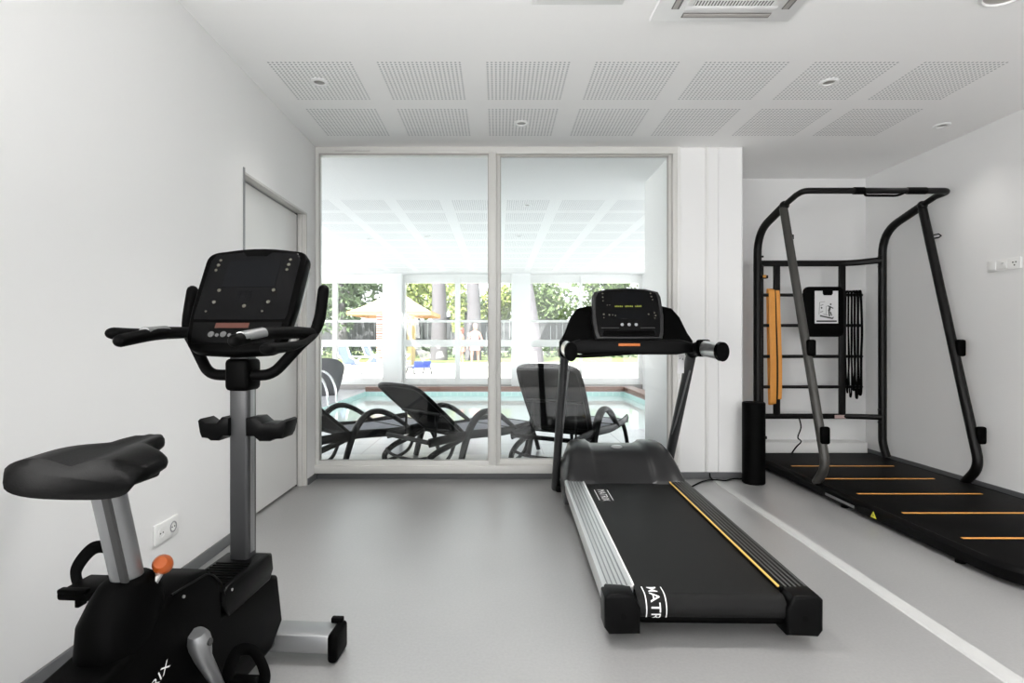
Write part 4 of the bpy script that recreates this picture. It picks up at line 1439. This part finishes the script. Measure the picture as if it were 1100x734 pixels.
# tub chair and pool handrail at the left of the pool
tc_ = thing('tub_chair', (-3.62, 11.3, DK), 'grey rattan tub chair with cream cushion left of the pool', 'chair', local=True)
g = MB()
rings = []
for z, r1, r2 in ((0.0, .26, .24), (.1, .30, .28), (.3, .36, .34), (.5, .41, .385), (.55, .41, .385)):
    rings.append((z, r1))
outer = []
for z, r in rings:
    outer.append([(r * math.cos(a), r * math.sin(a), z * (1.0 + (.42 if z > .25 else .1) * max(0, math.sin(a - R(200)))) if z > .2 else z) for a in [2 * PI * j / 32 for j in range(32)]])
inner = [[(x * .88, y * .88, z) for x, y, z in outer[-1]], [(x * .80, y * .80, .34) for x, y, z in outer[2]]]
g.loft(outer + inner)
g.build('shell', M['rattan'], tc_, smooth=60)
MB().lathe([(0, .33), (.27, .33), (.30, .36), (.29, .42), (.25, .44), (0, .445)], n=28).build('cushion', M['cushion'], tc_)
MB().lathe([(0, 0), (.22, 0), (.22, .03), (0, .03)], c=(0, 0, .46), n=24).ball((.1, .14, .52), .15, (1.0, .5, .8)).build('back_pillow', M['cushion'], tc_)
hr = thing('pool_handrail', (-3.05, 9.6, DK), 'curved chrome pool handrail at the left edge of the pool', 'handrail', local=True)
for s in (-.25, .25):
    MB().sweep(spline([(-.42, s, .0), (-.44, s, .25), (-.36, s, .50), (-.18, s, .58), (.0, s, .48), (.10, s, .25), (.12, s, -.02)], 7), .020, n=10, up=(0, 1, 0)).build('rail', M['chrome'], hr, smooth=60)

# ------------------------------------------------------------------ garden beyond the far facade
struct(MB().box((-30, 12.75, -.3), (30, 27.5, 0.03)).build('terrace', M['terrace'], smooth=0))
struct(MB().box((-60, 27.5, -.3), (60, 90, 0.035)).build('lawn', M['lawn'], smooth=0))

gz = thing('garden_canopy', (-4.55, 24.4, 0.03), 'cream pyramid canopy on posts standing on the sunny terrace', 'canopy', local=True)
a_ = 1.75
za, zf, zp = 2.18, 2.32, 3.40
g = MB()
sect = []
for t in range(9):
    k = t / 8
    h = za + .14 + (zp - zf) * (k ** 1.25)
    w = a_ * (1 - k) + .03
    sect.append([(sx * w, sy * w, h) for sx, sy in ((-1, -1), (0, -1), (1, -1), (1, 0), (1, 1), (0, 1), (-1, 1), (-1, 0))])
g.loft(sect)
g.build('roof', M['canopy'], gz, smooth=20)
g = MB()
for sx, sy in ((0, -1), (0, 1)):
    g.box((-a_, sy * a_ - .02, za), (a_, sy * a_ + .02, zf + .03))
for sx in (-1, 1):
    g.box((sx * a_ - .02, -a_, za), (sx * a_ + .02, a_, zf + .03))
g.build('valance', M['fascia'], gz, smooth=0)
MB().cyl((-.70, -.3, 0), (-.70, -.3, zf), .15, n=14).build('post', M['redwhite'], gz)
MB().cyl((.62, -.3, 0), (.62, -.3, zf), .10, n=14).build('post', M['post_y'], gz)
MB().cyl((.62, .8, 0), (.62, .8, zf), .10, n=14).build('post', M['post_y'], gz)
MB().cyl((-.70, .8, 0), (-.70, .8, zf), .10, n=14).build('post', M['post_y'], gz)
g = MB()
rnd = random.Random(3)
for i in range(9):
    a = rnd.uniform(0, 2 * PI)
    b = rnd.uniform(.1, 1.0)
    g.sweep(spline([(0, 0, zp - .05), (math.cos(a) * .18, math.sin(a) * .18, zp + .25), (math.cos(a) * .42 * b + .15, math.sin(a) * .3, zp + .35 + .25 * (1 - b))], 4), [.06, .09, .02], n=6, prof=(1, .4))
g.build('finial', M['orange'], gz)

# sun chairs outside
def garden_chair(x, y, rz, label, m='paleblue'):
    t = thing('deck_chair', (x, y, .03), label, 'deck chair', 'pale garden chairs on the terrace', rotz=rz, local=True)
    MB().geo([(-.3, -.3, .36), (.3, -.3, .36), (.3, .45, .32), (-.3, .45, .32), (-.3, -.3, .33), (.3, -.3, .33), (.3, .45, .29), (-.3, .45, .29)], [(0, 1, 2, 3), (7, 6, 5, 4), (0, 4, 5, 1), (2, 6, 7, 3), (0, 3, 7, 4), (1, 5, 6, 2)]).build('seat', M[m], t)
    MB().geo([(-.3, -.3, .36), (.3, -.3, .36), (.3, -.62, 1.0), (-.3, -.62, 1.0), (-.3, -.33, .36), (.3, -.33, .36), (.3, -.65, 1.0), (-.3, -.65, 1.0)], [(0, 1, 2, 3), (7, 6, 5, 4), (0, 4, 5, 1), (2, 6, 7, 3), (0, 3, 7, 4), (1, 5, 6, 2)]).build('backrest', M[m], t)
    for s in (-1, 1):
        MB().sweep([(.31 * s, -.45, 0.0), (.31 * s, .1, .36), (.31 * s, .35, .55)], .025, n=8).build('leg', M['white'], t)
        MB().sweep([(.31 * s, .42, 0.0), (.31 * s, -.1, .36), (.31 * s, -.5, .58), (.31 * s, -.65, 1.02)], .025, n=8).build('leg', M['white'], t)
        MB().sweep([(.31 * s, .36, .56), (.31 * s, -.48, .60)], .025, n=8).build('armrest', M['white'], t)
    return t


garden_chair(-4.55, 17.6, R(-40), 'pale blue garden chair on the terrace nearest the facade post')
garden_chair(-4.1, 19.2, R(-55), 'pale blue garden chair behind the nearest one on the terrace')
garden_chair(-3.9, 21.2, R(-60), 'pale blue garden chair left of the wide pillar, furthest back')
bl = thing('deck_chair', (-2.62, 18.0, .03), 'dark blue folded garden chair right of the wide facade pillar', 'deck chair', rotz=R(30), local=True)
MB().box((-.30, -.28, .20), (.30, .34, .25), .02).build('seat', M['blue'], bl)
MB().prism([(-.26, .24), (-.36, .42), (-.31, .43), (-.20, .24)], 0, -.28, .28).build('backrest', M['blue'], bl)
for s in (-1, 1):
    MB().sweep(spline([(.30 * s, -.36, 0), (.30 * s, -.2, .22), (.30 * s, .22, .21), (.30 * s, .38, 0)], 5), .025, n=8).build('leg', M['anth'], bl)

# fence at the end of the garden, with separate posts
fn = thing('garden_fence', (0, 37, .035), 'dark grey fence closing the far end of the garden', 'fence')
g = MB()
for k in range(120):
    X = -24 + k * .4
    g.box((X, 36.98, .45), (X + .385, 37.03, 2.45))
g.build('fence_panel', M['fence'], fn, smooth=0)
for k in range(17):
    X = -24 + k * 3
    MB().box((X - .09, 36.8, .035), (X + .09, 36.97, 1.15), .01).build('fence_post', M['white'], fn)


# foliage
def foliage(g, c, rad, n, size, rnd, bias=0.0):
    c = Vector(c)
    for _ in range(n):
        while True:
            p = Vector((rnd.uniform(-1, 1), rnd.uniform(-1, 1), rnd.uniform(-1, 1)))
            if .25 < p.length < 1:
                break
        p = p.normalized() * (p.length ** .4)
        q = c + Vector((p.x * rad[0], p.y * rad[1], p.z * rad[2]))
        a = Vector((rnd.gauss(0, 1), rnd.gauss(0, 1), rnd.gauss(0, 1))).normalized()
        b = a.cross(Vector((rnd.gauss(0, 1), rnd.gauss(0, 1), rnd.gauss(0, 1)))).normalized()
        s = size * rnd.uniform(.6, 1.4)
        g.geo([q - a * s, q + b * s * .45, q + a * s, q - b * s * .45], [(0, 1, 2, 3)])


def tree(x, y, trunk_r, crown_z, crown_r, leaf, label, seed, lean=0.0, n=1500, size=.22, clumps=7, name='tree', grp='garden trees beyond the terrace'):
    rnd = random.Random(seed)
    t = thing(name, (x, y, .03), label, 'tree', grp, local=True)
    g = MB()
    top = crown_z + crown_r * .4
    g.sweep(spline([(0, 0, -.05), (lean * .3 + .05, 0, top * .3), (lean * .65 - .04, .05, top * .65), (lean, 0, top)], 6), [trunk_r * 1.25, trunk_r, trunk_r * .85, trunk_r * .5], n=12)
    for k in range(4):
        a = rnd.uniform(0, 2 * PI)
        z0 = top * rnd.uniform(.55, .85)
        g.sweep([(lean * z0 / top, 0, z0), (lean * z0 / top + math.cos(a) * crown_r * .6, math.sin(a) * crown_r * .6, z0 + crown_r * .5)], [trunk_r * .4, trunk_r * .15], n=6)
    g.build('trunk', M['bark'], t)
    g = MB()
    for k in range(clumps):
        a = rnd.uniform(0, 2 * PI)
        rr_ = rnd.uniform(.1, .75) * crown_r
        foliage(g, (lean + math.cos(a) * rr_, math.sin(a) * rr_, crown_z + rnd.uniform(-.45, .6) * crown_r), (crown_r * .55, crown_r * .55, crown_r * .42), n // clumps, size, rnd)
    g.build('foliage', M[leaf], t, smooth=0)
    return t


tree(-3.4, 31.0, .42, 8.5, 1.1, 'leaf2', 'thick grey tree trunk to the right of the cream canopy', 11)
tree(-1.45, 31.5, .40, 8.2, 1.0, 'leaf2', 'thick grey tree trunk beside the climbing yellow-green plant', 12)
tree(1.75, 27.8, .50, 7.6, 1.3, 'leaf2', 'leaning pale tree trunk seen through the right pane', 13, lean=-.9)
tree(-9.5, 33.0, .3, 3.6, 3.2, 'leaf1', 'dark green tree at the far left behind the fence line', 14, n=2600, size=.2)
tree(-6.3, 42.0, .3, 4.8, 3.0, 'leaf3', 'yellow-green tree rising behind the cream canopy', 15, n=2200)
tree(3.6, 41.0, .3, 4.2, 3.0, 'leaf2', 'bushy mid green tree behind the treadmill console', 16, n=2600, size=.2)
tree(-0.3, 46.5, .3, 4.2, 2.3, 'leaf3', 'yellow-green tree beside the wide pillar, right of the mullion', 17, n=2000)
tree(8.2, 40.0, .3, 4.6, 3.2, 'leaf2', 'mid green tree at the right end of the garden', 18, n=2000)
tree(-2.5, 44.0, .3, 3.4, 1.8, 'leaf1', 'dark green tree between the two thick trunks', 19, n=1600, size=.2)
tree(-12.5, 42.0, .3, 4.8, 3.6, 'leaf2', 'mid green tree furthest left beyond the fence', 20, n=2000)
# climbing plant beside the trunk
rnd = random.Random(31)
cp = thing('climbing_plant', (-2.15, 29.0, .03), 'bright yellow-green climbing plant between trunk and facade mullion', 'plant', local=True)
g = MB()
for z, rx in ((4.3, .45), (3.6, .5), (2.9, .45), (2.35, .35), (1.9, .28)):
    foliage(g, (0, 0, z), (rx, .4, .5), 200, .13, rnd)
g.build('foliage', M['leaf3'], cp, smooth=0)
MB().sweep(spline([(.1, 0, 0), (-.05, 0, 1.5), (.08, 0, 3), (0, 0, 4.4)], 5), .05, n=8).build('stem', M['bark'], cp)
# low hedge in front of the fence
rnd = random.Random(32)
hg = thing('hedge', (0, 35.8, .035), 'low dark green hedge in front of the grey fence', 'hedge', local=True)
g = MB()
for k in range(46):
    foliage(g, (-18 + k * .8, 0, .42), (.6, .4, .42), 60, .16, rnd)
g.build('foliage', M['leaf1'], hg, smooth=0)
# pale house far behind
hs_ = thing('house', (-5.5, 60, 0), 'pale house with grey roof glimpsed behind the trees', 'house')
MB().box((-12, 57, 0), (2, 64, 5.2)).build('wall', M['wallfar'], hs_, smooth=0)
MB().prism([(56.4, 5.2), (60.5, 8.4), (64.6, 5.2)], 0, -12.6, 2.6).build('roof', M['roof'], hs_, smooth=0)
for X in (-9.5, -6, -2.5):
    MB().box((X, 56.93, 2.2), (X + 1.3, 57.02, 3.7)).build('window', M['screen'], hs_, smooth=0)


# ------------------------------------------------------------------ people far out on the terrace
def person(x, y, rz, label, hair, top_m, pose, hgt=1.72):
    t = thing('person', (x, y, .03), label, 'person', rotz=rz, local=True)
    k = hgt / 1.72
    J = {'pel': (0, 0, .95), 'wai': (0, 0, 1.10), 'che': (0, .0, 1.30), 'nec': (0, 0, 1.46), 'hd0': (0, .01, 1.54), 'hd1': (0, .015, 1.64)}
    E = [('pel', 'wai'), ('wai', 'che'), ('che', 'nec'), ('nec', 'hd0'), ('hd0', 'hd1')]
    Rr = {'pel': .135, 'wai': .115, 'che': .135, 'nec': .05, 'hd0': .078, 'hd1': .085}
    for s, nm in ((-1, 'l'), (1, 'r')):
        sh, el, wr = pose[nm]
        J.update({'sh' + nm: (.17 * s, 0, 1.40), 'el' + nm: el, 'wr' + nm: wr, 'hp' + nm: (.09 * s, 0, .88), 'kn' + nm: (.11 * s, .03 + pose['step'] * s, .49), 'an' + nm: (.11 * s, -.02 + pose['step'] * 1.6 * s, .08), 'to' + nm: (.125 * s, .14 + pose['step'] * 1.6 * s, .035)})
        E += [('che', 'sh' + nm), ('sh' + nm, 'el' + nm), ('el' + nm, 'wr' + nm), ('pel', 'hp' + nm), ('hp' + nm, 'kn' + nm), ('kn' + nm, 'an' + nm), ('an' + nm, 'to' + nm)]
        Rr.update({'sh' + nm: .055, 'el' + nm: .04, 'wr' + nm: .027, 'hp' + nm: .09, 'kn' + nm: .056, 'an' + nm: .036, 'to' + nm: .032})
        d = (Vector(wr) - Vector(el)).normalized()
        pm = Vector(wr) + d * .06
        J['pm' + nm] = tuple(pm)
        Rr['pm' + nm] = .028
        E.append(('wr' + nm, 'pm' + nm))
        side = d.cross(Vector((1, .2, 0))).normalized()
        for f in range(5):
            off = side * (f - 1.8) * .018
            ln = (.06, .085, .09, .085, .065)[f] if f else .05
            J['f%d%s' % (f, nm)] = tuple(pm + off + d * ln * .95 + Vector((-.012 * s, 0, 0)))
            Rr['f%d%s' % (f, nm)] = .009
            E.append(('pm' + nm, 'f%d%s' % (f, nm)))
    keys = list(J)
    me = bpy.data.meshes.new('body')
    me.from_pydata([tuple(c * k for c in J[q]) for q in keys], [(keys.index(a), keys.index(b)) for a, b in E], [])
    o = bpy.data.objects.new('body', me)
    scene.collection.objects.link(o)
    o.parent = t
    me.materials.append(M['skin'])
    md = o.modifiers.new('skin', 'SKIN')
    md.use_smooth_shade = True
    for i, q in enumerate(keys):
        me.skin_vertices[0].data[i].radius = (Rr[q] * k, Rr[q] * k * (.8 if q in ('wai', 'che', 'pel') else 1))
    me.skin_vertices[0].data[keys.index('pel')].use_root = True
    sb = o.modifiers.new('sub', 'SUBSURF')
    sb.levels = sb.render_levels = 2
    hm = MB()
    hm.ball((0, -.02, 1.665), .098, (1, 1.08, 1.05)).ball((0, -.06, 1.60), .085, (1, .8, 1.4))
    hm.build('hair', M[hair], t, xf=Matrix.Scale(k, 4))
    fm = MB()
    for s in (-1, 1):
        fm.ball((.03 * s, .092, 1.625), .010)
    fm.build('eye', M['ink'], t, xf=Matrix.Scale(k, 4))
    MB().ball((0, .105, 1.600), .014, (.8, 1, 1.3)).build('nose', M['skin'], t, xf=Matrix.Scale(k, 4))
    MB().ball((0, .092, 1.565), .018, (1.2, .5, .35)).build('mouth', M['coral'], t, xf=Matrix.Scale(k, 4))
    # loose top / towel following the torso
    rings = []
    for z, rx, ry in ((.70, .215, .165), (.86, .205, .16), (1.0, .175, .14), (1.12, .155, .125), (1.28, .175, .135), (1.40, .185, .115), (1.455, .11, .08)):
        rings.append([(rx * math.cos(a) * (1 + .02 * math.cos(5 * a)), ry * math.sin(a) * (1 + .02 * math.cos(5 * a)), z) for a in [2 * PI * j / 24 for j in range(24)]])
    g = MB()
    g.loft(rings)
    g.build('dress', M[top_m], t, xf=Matrix.Scale(k, 4), smooth=60)
    return t


person(-.92, 21.8, R(170), 'person in a loose pale pink dress walking on the terrace', 'hair_b', 'pink',
       {'l': ((0, 0, 0), (-.27, .02, 1.14), (-.32, .16, .93)), 'r': ((0, 0, 0), (.27, -.04, 1.13), (.30, .04, .88)), 'step': .08}, 1.76)
person(-1.50, 22.1, R(100), 'person with reddish hair in coral top reaching out an arm', 'hair_r', 'coral',
       {'l': ((0, 0, 0), (-.27, .03, 1.13), (-.30, .10, .90)), 'r': ((0, 0, 0), (.25, .20, 1.22), (.24, .44, 1.16)), 'step': .06}, 1.60)
